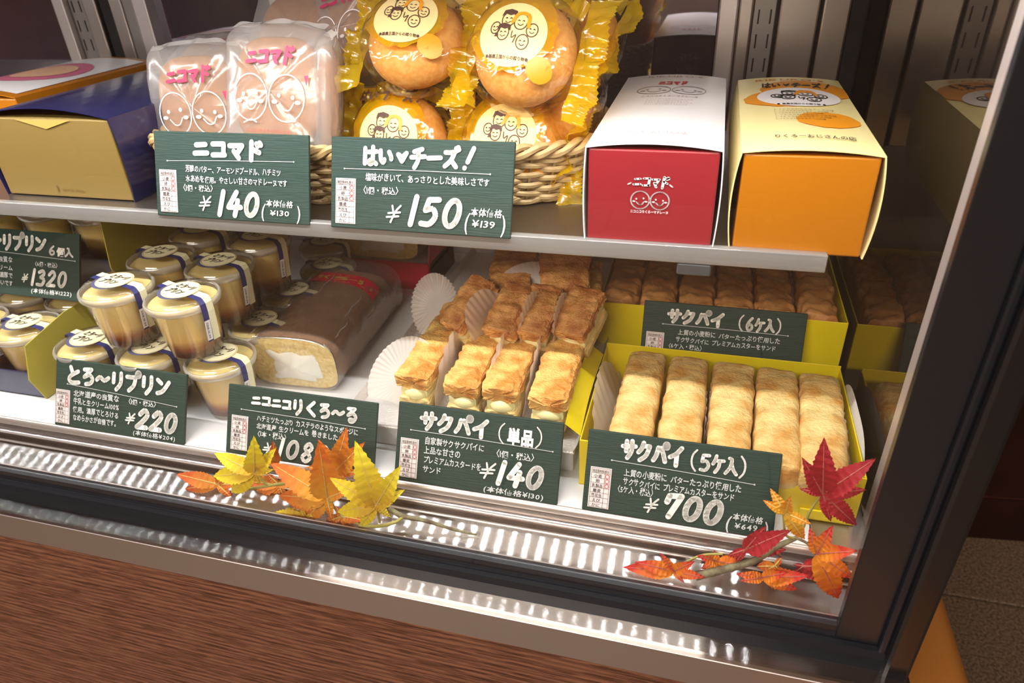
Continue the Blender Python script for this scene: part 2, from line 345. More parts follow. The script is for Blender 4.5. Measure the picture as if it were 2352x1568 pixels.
S = {
'ニ': [[(.2,.72),(.82,.76)], [(.08,.24),(.92,.28)]],
'コ': [[(.14,.8),(.86,.82),(.82,.2)], [(.12,.18),(.92,.2)]],
'マ': [[(.08,.8),(.9,.82),(.6,.42)], [(.35,.5),(.66,.12)]],
'ド': [[(.35,1.),(.3,.0)], [(.38,.6),(.82,.42)], [(.66,.9),(.74,.78)], [(.86,.96),(.94,.84)]],
'は': [[(.12,.9),(.1,.08)], [(.36,.7),(.98,.74)], ('s',[(.7,.98),(.69,.45),(.66,.14),(.48,.06),(.38,.18),(.56,.28),(.94,.08)])],
'い': [('s',[(.1,.78),(.12,.35),(.28,.15),(.38,.32)]), ('s',[(.72,.72),(.86,.5),(.88,.35)])],
'♥': [[(.22,.62),(.5,.26),(.82,.7)], [(.3,.6),(.5,.42),(.72,.64)]],
'チ': [[(.78,.98),(.22,.84)], [(.02,.54),(.98,.6)], ('s',[(.52,.86),(.5,.4),(.24,.0)])],
'ー': [[(.06,.5),(.94,.54)]],
'ズ': [('s',[(.12,.8),(.45,.8),(.76,.84)]), ('s',[(.76,.84),(.5,.4),(.08,.08)]), [(.5,.42),(.86,.06)], [(.84,1.02),(.9,.9)], [(.98,1.08),(1.04,.96)]],
'!': [[(.9,1.1),(.5,.38)], [(.3,.06),(.31,.08)]],
'と': [[(.26,.95),(.44,.58)], ('s',[(.86,.74),(.3,.46),(.14,.2),(.4,.05),(.92,.1)])],
'ろ': [[(.2,.86),(.76,.9),(.2,.42)], ('s',[(.2,.42),(.6,.58),(.86,.36),(.7,.1),(.34,.02)])],
'〜': [('s',[(.04,.4),(.3,.58),(.62,.4),(.96,.58)])],
'リ': [[(.22,.9),(.2,.4)], ('s',[(.78,.96),(.76,.4),(.42,.0)])],
'り': [[(.22,.9),(.2,.4)], ('s',[(.7,.96),(.74,.4),(.42,.0)])],
'プ': [('s',[(.08,.78),(.4,.78),(.74,.8)]), ('s',[(.74,.8),(.62,.34),(.24,.0)]), circ(.94,.98,.13)],
'ン': [[(.1,.86),(.38,.68)], ('s',[(.1,.1),(.5,.25),(.94,.78)])],
'サ': [[(.03,.62),(.97,.68)], [(.3,.92),(.3,.36)], ('s',[(.7,.96),(.69,.4),(.42,.0)])],
'ク': [('s',[(.4,.97),(.28,.65),(.06,.42)]), [(.34,.78),(.86,.82)], ('s',[(.86,.82),(.64,.3),(.2,.0)])],
'パ': [('s',[(.34,.78),(.24,.36),(.04,.06)]), ('s',[(.54,.78),(.74,.46),(.9,.06)]), circ(.92,.92,.13)],
'イ': [('s',[(.88,.97),(.5,.62),(.08,.42)]), [(.56,.62),(.56,.0)]],
'(': [('s',[(.85,1.12),(.55,.86),(.44,.5),(.55,.14),(.85,-.12)])], ')': [('s',[(.15,1.12),(.45,.86),(.56,.5),(.45,.14),(.15,-.12)])],
'ケ': [('s',[(.3,.97),(.2,.7),(.04,.48)]), [(.25,.68),(.98,.72)], ('s',[(.62,.68),(.55,.3),(.28,.0)])],
'入': [('s',[(.3,.94),(.52,.86),(.4,.4),(.04,.04)]), ('s',[(.48,.72),(.7,.3),(1.0,.04)])],
'く': [[(.72,.96),(.18,.5),(.78,.04)]],
'る': [[(.2,.9),(.76,.92),(.2,.44)], ('s',[(.2,.44),(.6,.6),(.86,.36),(.66,.05),(.4,.02),(.36,.18),(.6,.16)])],
'0': [circ(.5,.5,.36,.46)],
'1': [[(.52,1.),(.48,0)]],
'2': [('s',[(.16,.74),(.48,.98),(.78,.74),(.48,.36),(.1,.04)]), [(.1,.04),(.9,.06)]],
'3': [('s',[(.16,.86),(.55,.98),(.72,.76),(.4,.54)]), ('s',[(.4,.54),(.82,.4),(.66,.06),(.12,.06)])],
'4': [[(.5,1.),(.12,.34),(.95,.36)], [(.68,.64),(.64,.0)]],
'5': [[(.82,.94),(.3,.92),(.22,.54)], ('s',[(.22,.54),(.6,.6),(.82,.34),(.58,.06),(.14,.06)])],
'6': [('s',[(.72,1.),(.34,.66),(.2,.3),(.42,.03),(.76,.16),(.74,.42),(.46,.5),(.26,.32)])],
'7': [[(.16,.62),(.2,.9),(.86,.94),(.5,.0)]],
'8': [('s',[(.5,.52),(.24,.76),(.5,1.),(.76,.76),(.5,.52),(.2,.24),(.5,.0),(.8,.24),(.5,.52)])],
'9': [('s',[(.76,.78),(.5,1.),(.24,.76),(.46,.5),(.74,.7)]), [(.76,.8),(.62,.0)]],
'¥': [[(.26,.98),(.42,.62)], ('s',[(.86,1.),(.56,.6),(.38,-.02)]), [(.08,.52),(.92,.6)], [(.02,.28),(.86,.36)]],
}
def smooth(pts, k=5):
    out = []; n = len(pts)
    for i in range(n-1):
        p0 = pts[max(i-1, 0)]; p1 = pts[i]; p2 = pts[i+1]; p3 = pts[min(i+2, n-1)]
        for j in range(k):
            t = j/k
            out.append(tuple(.5*((2*p1[d])+(-p0[d]+p2[d])*t+(2*p0[d]-5*p1[d]+4*p2[d]-p3[d])*t*t+(-p0[d]+3*p1[d]-3*p2[d]+p3[d])*t**3) for d in range(len(p1))))
    out.append(tuple(pts[-1])); return out
class P2:
    """flat print made of strokes, discs and lettering; dropped onto a surface by a map (x, y) -> point"""
    def __init__(s): s.v = []; s.f = []
    def _add(s, v, f):
        n = len(s.v); s.v += v; s.f += [tuple(i+n for i in q) for q in f]
    def stroke(s, pts, w, sm=False, cap=8):
        if sm: pts = smooth(pts)
        h = w/2
        for i in range(len(pts)-1):
            (x0, y0), (x1, y1) = pts[i], pts[i+1]; dx, dy = x1-x0, y1-y0; l = math.hypot(dx, dy)
            if l < 1e-9: continue
            nx, ny = -dy/l*h, dx/l*h
            s._add([(x0+nx, y0+ny), (x0-nx, y0-ny), (x1-nx, y1-ny), (x1+nx, y1+ny)], [(0, 1, 2, 3)])
        for i, (x, y) in enumerate(pts):
            if sm and 0 < i < len(pts)-1 and i % 2: continue
            c = cap if i in (0, len(pts)-1) or not sm else 6
            s._add([(x+h*math.cos(2*math.pi*k/c), y+h*math.sin(2*math.pi*k/c)) for k in range(c)], [tuple(range(c))])
        return s
    def disc(s, cx, cy, rx, ry=None, seg=28, rings=3, rag=0, r0=0):
        ry = ry or rx; vs = []; fs = []
        for j in range(rings+1):
            t = r0+(1-r0)*j/rings
            for k in range(seg):
                a = 2*math.pi*k/seg; q = t*(1+(rag*math.sin(a*9+math.sin(a*4)*2) if j == rings else 0))
                vs.append((cx+rx*q*math.cos(a), cy+ry*q*math.sin(a)))
        for j in range(rings):
            for k in range(seg):
                k2 = (k+1) % seg; fs.append((j*seg+k, (j+1)*seg+k, (j+1)*seg+k2, j*seg+k2))
        s._add(vs, fs); return s
    def poly(s, pts): s._add(list(pts), [tuple(range(len(pts)))]); return s
    def rect(s, x0, y0, x1, y1, nx=1, ny=1):
        for i in range(nx):
            for j in range(ny):
                a, b = x0+(x1-x0)*i/nx, x0+(x1-x0)*(i+1)/nx; c, d = y0+(y1-y0)*j/ny, y0+(y1-y0)*(j+1)/ny
                s._add([(a, c), (b, c), (b, d), (a, d)], [(0, 1, 2, 3)])
        return s
    def text(s, st, x, y, h, wid=None, bold=.012, slant=0, jit=.03, rise=0):
        gs = [glyph(c, bold) for c in st]; tot = sum(g[2] for g in gs); k = (wid/tot) if wid else h; cx = x; rnd = random.Random(st)
        for g in gs:
            jy = rnd.uniform(-jit, jit)*h; a = rnd.uniform(-jit, jit)*2; sy = h*(1+rnd.uniform(-jit, jit)*2)
            if g[0]: s._add([(cx+px*k+(qy*h)*(slant+a), y+jy+qy*sy+rise*(cx-x+px*k)) for px, qy in g[0]], g[1])
            cx += g[2]*k
        return s
    def brush(s, st, x, y, h, wid, bw, slant=0, rise=0, adv=None, jit=.04):
        """marker writing from strokes; falls back to the bold font glyph"""
        n = len(st); k = wid/sum((adv or {}).get(c, 1.) for c in st); cx = x; rnd = random.Random(st+'b')
        for c in st:
            a = (adv or {}).get(c, 1.)*k; jy = rnd.uniform(-jit, jit)*h; cw = a*.86
            if c in S:
                for str_ in S[c]:
                    sm = isinstance(str_, tuple); pts = str_[1] if sm else str_
                    q = [(cx+p[0]*cw+slant*p[1]*h, y+jy+p[1]*h+rise*(cx-x+p[0]*cw)) for p in pts]
                    s.stroke(q, bw*(.55 if c in '()' else 1), sm)
            elif c != ' ':
                g = glyph(c, .045); s._add([(cx+px*a*.95+slant*qy*h, y+jy+qy*h*1.05+rise*(cx-x+px*a)) for px, qy in g[0]], g[1])
            cx += a
        return s
    def build(s, name, m, parent, mp):
        return part(name, [mp(*p) for p in s.v], s.f, m, parent)
def flat(n=.0008): return lambda x, y: (x, y, n)
NOLAB = {}

# ------------------------------------------------------------------ room
def struct(o, label=None):
    o['kind'] = 'structure'
    if label: o['label'] = label
    return o
def granite():
    return mat('granite_floor', (92, 74, 60), .6, noise_amt=.12, scale=220, col2=(146, 122, 100))
FZ = -.72
fl = thing('floor', None, None, (0, 0, FZ)); struct(fl)
tile = B().bbox(-.298, .298, -.298, .298, -.012, 0, .002, 1)
t0 = None
for i in range(-5, 6):
    for j in range(-4, 7):
        if t0 is None: t0 = o = tile.build('floor_tile', granite(), fl)
        else: o = t0.copy(); COL.objects.link(o)
        o.location = (i*.6+.52, j*.6+.15, 0)
B().box(-3.4, 3.8, -2.5, 4.2, -.03, -.008).build('floor_joint', mat('joint', (50, 40, 34), .9), fl)
WALLM = mat('dark_brown_wall', (104, 62, 46), .6, noise_amt=.2, scale=3, col2=(84, 48, 36))
struct(B().box(-3.4, 3.8, 4.1, 4.2, FZ, 1.7).build('wall_back', WALLM))
struct(B().box(-3.4, 3.8, -2.5, -2.4, FZ, 1.7).build('wall_front', mat('pale_shop_wall', (176, 156, 144), .5, noise_amt=.2, scale=2, col2=(110, 92, 84))))
struct(B().box(-3.5, -3.4, -2.5, 4.2, FZ, 1.7).build('wall_left', WALLM))
struct(B().box(3.7, 3.8, -2.5, 4.2, FZ, 1.7).build('wall_right', WALLM))
struct(B().box(-3.5, 3.8, -2.5, 4.2, 1.7, 1.75).build('ceiling', mat('ceiling_paint', (150, 140, 130), .8)))

# dark cabinet standing beyond the case on the right
a = pz(2202, 1232, FZ); b = pz(2352, 1243, FZ); dr = (b-a).normalized(); nr = V((-dr.y, dr.x, 0))
cab = thing('cabinet', 'dark red-brown cabinet standing on the floor at the right edge', 'cabinet', a-dr*.1)
cm = mat('dark_mahogany', (50, 17, 13), .5, noise_amt=.2, scale=8, col2=(38, 13, 10))
def obox(bb, o0, d, n, x0, x1, y0, y1, z0, z1):
    c = B().box(x0, x1, y0, y1, z0, z1)
    bb.add([o0+d*v.x+n*v.y+V((0, 0, v.z)) for v in c.v], c.f)
z_s = py(2300, 1137, (a+dr*.15).y).z-FZ
x_ = B(); obox(x_, V((0, 0, 0)), dr, nr, 0, 2.2, .0, .5, z_s+.004, 1.5); x_.build('upper_panel', cm, cab)
x_ = B(); obox(x_, V((0, 0, 0)), dr, nr, 0, 2.2, .0, .5, .0, z_s-.0); x_.build('lower_panel', cm, cab)
x_ = B(); obox(x_, V((0, 0, 0)), dr, nr, 0, 2.2, .003, .5, z_s-.002, z_s+.006); x_.build('seam_trim', mat('worn_edge', (120, 70, 50), .7), cab)

# ------------------------------------------------------------------ display case
XL, XR, XM = -1.7, .168, .145
GY = .35; MY = .852
case = thing('display_case', 'refrigerated glass display case of steel and black frame with wood front', 'display case', (0, GY, FZ))
def cp(b, name, m, smooth=False, parent=None):
    o = b.build(name, m, None, smooth)
    o.parent = parent or case
    o.matrix_parent_inverse = Matrix.Translation(-V(case.location)) if parent is None else Matrix.Identity(4)
    return o
# deck panels
edges = [XL, -1.41, -1.11, -.81, -.512, -.212, .105]
for i in range(len(edges)-1):
    cp(B().bbox(edges[i]+.0004, edges[i+1]-.0004, .399, .835, -.006, 0, .0006, 1), 'deck_panel', WHITE_DECK)
cp(B().bbox(.1054, XM, .399, .835, -.007, -.001, .0006, 1), 'steel_deck_strip', STEEL)
# bullnose rail along the deck front
prof = [(.399+.0035*math.cos(t), -.0045+.0045*math.sin(t)) for t in [i*math.pi/8 for i in range(16)]]
cp(B().extrude_x(prof, XL, XM), 'deck_rail', STEEL_LT, True)
# stepped riser with its two ridges
cp(B().extrude_x([(.3995, -.008), (.397, -.009), (.3965, -.0145), (.3945, -.0155), (.3945, -.0165), (.398, -.0175), (.3975, -.0245), (.3935, -.0255), (.3935, -.0268), (.397, -.028), (.397, -.034), (.404, -.034), (.404, -.008)], XL, XM), 'riser', CHANNEL)
cp(B().bbox(XL, XM, .3925, .3948, -.0166, -.0152, .0005, 1), 'riser_ridge', STEEL_LT)
cp(B().bbox(XL, XM, .3915, .3940, -.0272, -.0252, .0005, 1), 'riser_ridge', STEEL_LT)
cp(B().bbox(XL, XM, .354, .4, -.034, -.030, .0005, 1), 'inner_sill', STEEL)
cp(B().bbox(XL, .1225, .3578, .3600, -.0305, -.0225, .0004, 1), 'glass_channel', STEEL_LT)
# gasket of two rubber ridges, outer sill, apron, wood fascia
gp = [(.357, -.032), (.3575, -.0215), (.3535, -.020), (.3495, -.0215), (.3485, -.027), (.3475, -.0295), (.3455, -.0295), (.3425, -.031), (.3405, -.036), (.341, -.052), (.357, -.052)]
cp(B().extrude_x(gp, XL, XR), 'gasket', BLACK_RUB)
cp(B().extrude_x([(.342, -.049), (.342, -.052), (.330, -.053), (.330, -.085), (.3262, -.085), (.3258, -.0525), (.3268, -.0500), (.3285, -.0490)], XL, XR+.001), 'outer_sill', STEEL)
cp(B().bbox(XL, XR+.001, .3252, .3262, -.0845, -.0528, .0004, 1), 'apron', APRON)
cp(B().box(XL, XR-.004, .329, .334, FZ+.06, -.0848), 'wood_fascia', WOOD)
cp(B().box(XL, XR-.004, .334, .9, FZ+.03, -.06), 'base_cabinet', BLACK)
# front glass
cp(B().box(XL, .122, GY-.0025, GY+.0025, -.024, .46), 'front_glass', GLASS)
# black printed bezel, corner post
cp(B().bbox(.1195, .150, GY-.0035, GY+.003, -.03, .47, .0006, 1), 'bezel', BEZEL)
cp(B().bbox(.146, .152, GY-.008, GY+.006, -.05, .47, .002, 2), 'bezel_seal', BLACK_RUB)
cp(B().bbox(.151, XR, GY-.013, GY+.03, -.052, .47, .003, 2), 'corner_post', BLACK)
cp(B().bbox(XL, XR, .352, .86, .456, .475, .002, 1), 'top_panel', mat('top_underside', (200, 200, 204), .5))
# right end wall: pale steel strip in front, dark mirror glass behind
cp(B().box(XM, XM+.006, .354, .4395, -.034, .456), 'end_wall_strip', SATIN)
cp(B().box(XM, XM+.006, .4400, .86, -.002, .456), 'end_wall_mirror', SIDEMIR)
cp(B().box(XM+.006, XR, .38, .9, FZ+.03, .47), 'end_wall_outer', BLACK)
# back wall
cp(B().bbox(XL, XM, .836, .85, -.006, .176, .001, 1), 'back_panel', WHITE_PANEL)
cp(B().bbox(XL, XM, .832, .836, .0, .014, .001, 1), 'back_panel_trim', WHITE_DECK)
for x0, x1 in ((XL, -.872), (-.722, -.3605), (-.3595, -.003)):
    cp(B().box(x0, x1, MY, MY+.006, .177, .456), 'sliding_mirror_door', DARKMIR)
cp(B().box(XL, XR, .87, .9, FZ+.03, .47), 'back_wall_outer', BLACK)
def upright(x0, x1, dy=0, m=STEEL_UP, bev=.002): return cp(B().bbox(x0, x1, MY-.012-dy, MY+.01, .0, .456, bev, 2), 'upright', m)
def track(x0, x1):
    o = cp(B().bbox(x0, x1, MY-.010, MY+.008, .0, .456, .001, 1), 'slotted_track', STEEL_SH)
    q = None
    for k in range(12):
        z = .18+k*.024
        for xx in (x0+(x1-x0)*.22, x0+(x1-x0)*.74):
            if q is None: p_ = q = B().box(0, .0016, MY-.0104, MY-.0099, 0, .014).build('slot', SLOT, o)
            else: p_ = q.copy(); COL.objects.link(p_)
            p_.location = (xx, 0, z)
upright(-.002, .018, .004, STEEL_LT); upright(.0185, .033, .002, STEEL_UP); track(.0335, .0565)
upright(.0595, .0985); upright(.1015, .1275, .003); upright(.1285, XM, .0, SLOT)
upright(-.871, -.852, .006, STEEL_LT); track(-.851, -.828); upright(-.827, -.806, .0); upright(-.803, -.785, -.004, SLOT)
upright(-.784, -.764); upright(-.763, -.745, .0, STEEL_SH); upright(-.744, -.722, .004, STEEL_LT)
upright(-.545, -.515, -.003, STEEL_LT)

# LED bar under the top panel
led = thing('led_light_bar', 'white LED light bar under the top front edge of the case', 'lamp', (-.5, LED_Y, .456))
bb = B().bbox(-1.5, .13, LED_Y-.012, LED_Y+.012, LED_Z+.003, .456, .002, 1)
bb.build('housing', mat('aluminium', (210, 210, 214), .4, metal=1), led, world=True)
em = bpy.data.materials.new('led_emitter'); em.use_nodes = True
n_ = em.node_tree.nodes; n_.clear(); o_ = n_.new('ShaderNodeOutputMaterial'); e_ = n_.new('ShaderNodeEmission')
e_.inputs[0].default_value = (1, .985, .965, 1); e_.inputs[1].default_value = LED_STRENGTH; em.node_tree.links.new(e_.outputs[0], o_.inputs[0])
chip = B().add([(-.003, -.003, 0), (-.003, .003, 0), (.003, .003, 0), (.003, -.003, 0)], [(0, 1, 2, 3)]).build('led_chip', em, led)
for k in range(76):
    o_ = chip if k == 0 else chip.copy()
    if k: COL.objects.link(o_)
    o_.location = V((.115-k*.0205, LED_Y, LED_Z))-V(led.location)

# upper shelf
SZ = .199
sh = thing('display_shelf', 'upper steel shelf with a frosted acrylic front rail across the case', 'shelf', (-.6, .64, SZ))
B().bbox(XL, .085, .4755, .80, SZ-.005, SZ-.0005, .001, 1).build('shelf_panel', STEEL_SH, sh, world=True)
B().bbox(XL, .087, .4680, .4755, .1875, .2005, .001, 2).build('front_rail', ACRYL, sh, True, world=True)
B().bbox(-.012, .012, .4685, .4745, .178, .1872, .001, 1).build('rail_clip', mat('grey_clip', (70, 70, 70), .5), sh, world=True)
for x in (-.86, -.53, .045): B().bbox(x, x+.003, .56, .845, .17, SZ-.006, .0005, 1).build('bracket', STEEL_SH, sh, world=True)

# floor ledge beside the case, copper coloured, seen past the black post
lg = thing('floor_ledge', 'copper-coloured low ledge beside the black corner post', 'ledge', (.2, .5, FZ))
B().bbox(XR+.002, .264, .1, 1.1, FZ+.012, -.16, .018, 4).build('ledge_body', mat('copper_laminate', (214, 140, 70), .35, metal=.3), lg, True, world=True)

# ------------------------------------------------------------------ price cards
def allergen(card, u0, v0, w, h):
    o = B().box(u0, u0+w, v0, v0+h, .0, .0006).build('allergen_label', mat('label_paper', (240, 226, 224), .4), card)
    p = P2(); n = 8; rh = h/n
    for i in range(n+1): p.stroke([(u0+w*.06, v0+h*.02+i*rh*.96), (u0+w*.94, v0+h*.02+i*rh*.96)], w*.014, cap=4)
    for x in (.06, .70, .94): p.stroke([(u0+w*x, v0+h*.02), (u0+w*x, v0+h*(.98 if x != .70 else .86))], w*.014, cap=4)
    for i, t in enumerate(['かに', 'えび', '落花生', '蕎麦', '乳製品', '卵', '小麦']):
        wd = {1: .2, 2: .4, 3: .52}[len(t)]*w; p.text(t, u0+w*.38-wd/2, v0+h*.035+i*rh*.96, rh*.74, wd, .01, jit=0)
    p.text('特定原材料表示', u0+w*.1, v0+h*.035+7*rh*.96, rh*.72, w*.8, .01, jit=0)
    p.build('table_print', INK, o, flat(.0009))
    q = P2()
    for i in (4, 5, 6): q.disc(u0+w*.82, v0+h*.02+(i+.5)*rh*.96, w*.10, rh*.42, 14, 1, r0=.74)
    q.build('circle_marks', REDINK, o, flat(.0010))
def card(label, bl, width, height, tilt, rotz=0., head=(), rule=(), lines=(), price=(), small=(), al=(.03, .05, .115, .5), rx=0.):
    """bl = bottom left corner; tilt = lean back"""
    u = V((math.cos(rotz), math.sin(rotz), rx)).normalized(); v = V((0, math.sin(tilt), math.cos(tilt)))
    v = (v-u*v.dot(u)).normalized(); n = u.cross(v)
    mw = Matrix.Translation(bl) @ Matrix((u, v, n)).transposed().to_4x4()
    c = thing('price_card', label, 'sign', mw=mw)
    th = .0028
    b = B().bbox(0, width, 0, height, -th, 0, .0007, 2); b.build('board', GREEN, c)
    W, H = width, height
    e = B().bbox(.0006, W-.0006, .0006, H-.0006, -th-.0006, -th+.0001, .0003, 1); e.build('back_edge', GREEN_EDGE, c)
    p = P2()
    for st, x, y, w_, h_, bw, *o in head: p.brush(st, x*W, y*H, h_*H, w_*W, bw*H, *o)
    p.build('headline_lettering', CHALK, c, flat())
    p = P2()
    for st, x, y, w_, h_, *o in lines: p.text(st, x*W, y*H, h_*H, w_*W, .016, .0, .045, *(o or (0,)))
    p.build('description_lettering', CHALK2, c, flat(.0007)); p = P2()
    for st, x, y, w_, h_ in small: p.text(st, x*W, y*H, h_*H, w_*W, .014, .1, .03)
    if small: p.build('base_price_lettering', CHALK2, c, flat(.0007))
    p = P2()
    if rule:
        x0, y0, x1, y1 = rule
        p.stroke([(x0*W, y0*H), ((x0*.5+x1*.5)*W, (y0+y1)*.5*H+.0004), (x1*W, y1*H)], .00042, True)
        p.disc(x0*W, y0*H, .0007, seg=8, rings=1); p.disc(x1*W, y1*H, .0007, seg=8, rings=1)
    p.build('drawn_rule', CHALK2, c, flat(.0007))
    p = P2()
    for st, x, y, w_, h_, bw, *o in price: p.brush(st, x*W, y*H, h_*H, w_*W, bw*H, .22 if not o else o[0], 0, {'¥': .9, '1': .62}, .02)
    p.build('price_lettering', CHALK, c, flat(.0009))
    if al: allergen(c, al[0]*W, al[1]*H, al[2]*W, al[3]*H)
    return c
T = math.radians(27)
card('green price card lettered ニコマド ¥140, leftmost card on the upper shelf', V((-.452, .4665, SZ-.0005)), .147, .0705, math.radians(20),
     head=[('ニコマド', .27, .70, .46, .20, .060)], rule=(.09, .655, .91, .70),
     lines=[('芳醇のバター、アーモンドプードル、ハチミツ', .21, .54, .62, .085), ('水あめを使用。やさしい甘さのマドレーヌです', .21, .425, .66, .085), ('〈1個・税込〉', .17, .32, .24, .085)],
     price=[('¥', .29, .10, .09, .16, .02), ('140', .40, .06, .29, .27, .062)],
     small=[('本体価格', .73, .19, .17, .085), ('¥130', .75, .085, .13, .085), ('(', .695, .06, .03, .22), (')', .92, .06, .03, .22)])
card('grey-green price card lettered はいチーズ! ¥150, in front of the bun basket', V((-.2855, .4660, SZ-.0005)), .150, .0705, math.radians(21),
     head=[('はい♥チーズ!', .19, .70, .62, .20, .050)], rule=(.08, .655, .88, .66),
     lines=[('塩味がきいて、あっさりとした美味しさです', .20, .54, .68, .09), ('〈1個・税込〉', .17, .40, .24, .09)],
     price=[('¥', .32, .10, .09, .18, .022), ('150', .43, .08, .31, .30, .062)],
     small=[('本体価格', .785, .22, .165, .095), ('¥139', .79, .10, .13, .10), ('(', .75, .07, .03, .25), (')', .945, .07, .03, .25)])
card('green price card lettered とろ〜リプリン6個入 ¥1320, before the raised blue tray', V((-.768, .498, .0815)), .150, .070, math.radians(25),
     head=[('とろ〜リプリン', .03, .70, .70, .22, .055), ('6個入', .74, .66, .22, .13, .03)], rule=(.05, .66, .97, .60),
     lines=[('北海道産の良質な', .08, .50, .34, .09), ('牛乳と生クリーム', .08, .38, .34, .09), ('100%使用。濃厚で', .08, .26, .34, .09), ('とろける味わいです', .08, .14, .34, .09), ('〈6個・税込〉', .60, .48, .24, .08)],
     price=[('¥', .50, .22, .06, .12, .02), ('1320', .57, .19, .33, .23, .05)],
     small=[('(本体価格¥1222)', .58, .07, .36, .08)], al=None)
card('green price card lettered とろ〜リプリン ¥220, before the stacked pudding cups', V((-.589, .3985, .0005)), .149, .066, T,
     head=[('とろ〜リプリン', .10, .66, .80, .25, .062)], rule=(.10, .635, .94, .53),
     lines=[('北海道産の良質な', .15, .48, .36, .10), ('牛乳と生クリーム100%', .15, .36, .36, .10), ('使用。濃厚でとろける', .15, .24, .36, .10), ('なめらかさが自慢です。', .15, .12, .36, .10), ('〈1個・税込〉', .56, .48, .25, .09)],
     price=[('¥', .56, .19, .08, .15, .024), ('220', .64, .15, .31, .27, .072)],
     small=[('(本体価格¥204)', .62, .04, .32, .08)], al=(.01, .04, .11, .50))
card('green price card lettered ニコニコりくろ〜る ¥1080, behind the yellow maple leaves', V((-.395, .3985, .0005)), .147, .063, T,
     head=[('ニコニコ', .17, .74, .28, .15, .042), ('りくろ〜る', .45, .70, .44, .20, .050)], rule=(.10, .66, .93, .63),
     lines=[('ハチミツたっぷり カステラのようなスポンジに', .21, .53, .68, .095), ('北海道産 生クリームを 巻きました', .21, .42, .55, .095), ('〈1本・税込〉', .20, .31, .24, .095)],
     price=[('¥', .26, .08, .09, .15, .022), ('1080', .35, .05, .36, .26, .055)], al=(.035, .06, .115, .50))
card('green price card lettered サクパイ(単品) ¥140, before the tray of cream puffs', V((-.229, .3985, .0005)), .142, .067, T,
     head=[('サクパイ', .15, .70, .43, .21, .055), ('(単品)', .60, .68, .32, .20, .03)], rule=(.09, .665, .95, .64),
     lines=[('自家製サクサクパイに', .18, .52, .37, .10), ('上品な甘さの', .18, .40, .23, .10), ('プレミアムカスタードを', .18, .28, .36, .10), ('サンド', .18, .16, .12, .10), ('〈1個・税込〉', .60, .49, .27, .10)],
     price=[('¥', .53, .20, .10, .19, .024), ('140', .62, .16, .29, .27, .066)],
     small=[('(本体価格¥130)', .56, .035, .36, .085)])
card('green price card lettered サクパイ(5ケ入) ¥700, before the yellow box of five', V((-.067, .3985, .0005)), .144, .065, T,
     head=[('サクパイ', .19, .71, .33, .22, .054), ('(5ケ入)', .53, .69, .33, .20, .040)], rule=(.14, .66, .88, .61),
     lines=[('上質の小麦粉に バターたっぷり使用した', .21, .50, .61, .095), ('サクサクパイに プレミアムカスターをサンド', .21, .39, .58, .095), ('〈5ケ入・税込〉', .17, .29, .22, .095)],
     price=[('¥', .33, .10, .08, .17, .022), ('700', .42, .08, .32, .28, .070)],
     small=[('本体価格', .79, .17, .15, .09), ('¥649', .80, .07, .12, .09), ('(', .755, .05, .03, .22), (')', .945, .05, .03, .22)])
card('green price card lettered サクパイ(6ケ入), leaning on the rear yellow box of six', V((-.0425, .577, .0245)), .147, .066, math.radians(19.5),
     head=[('サクパイ', .16, .72, .36, .18, .050), ('(6ケ入)', .58, .70, .30, .18, .036)], rule=(.13, .68, .90, .67),
     lines=[('上質の小麦粉に バターたっぷり使用した', .23, .55, .63, .085), ('サクサクパイに プレミアムカスターをサンド', .22, .44, .62, .085), ('〈6ケ入・税込〉', .16, .34, .25, .085)])

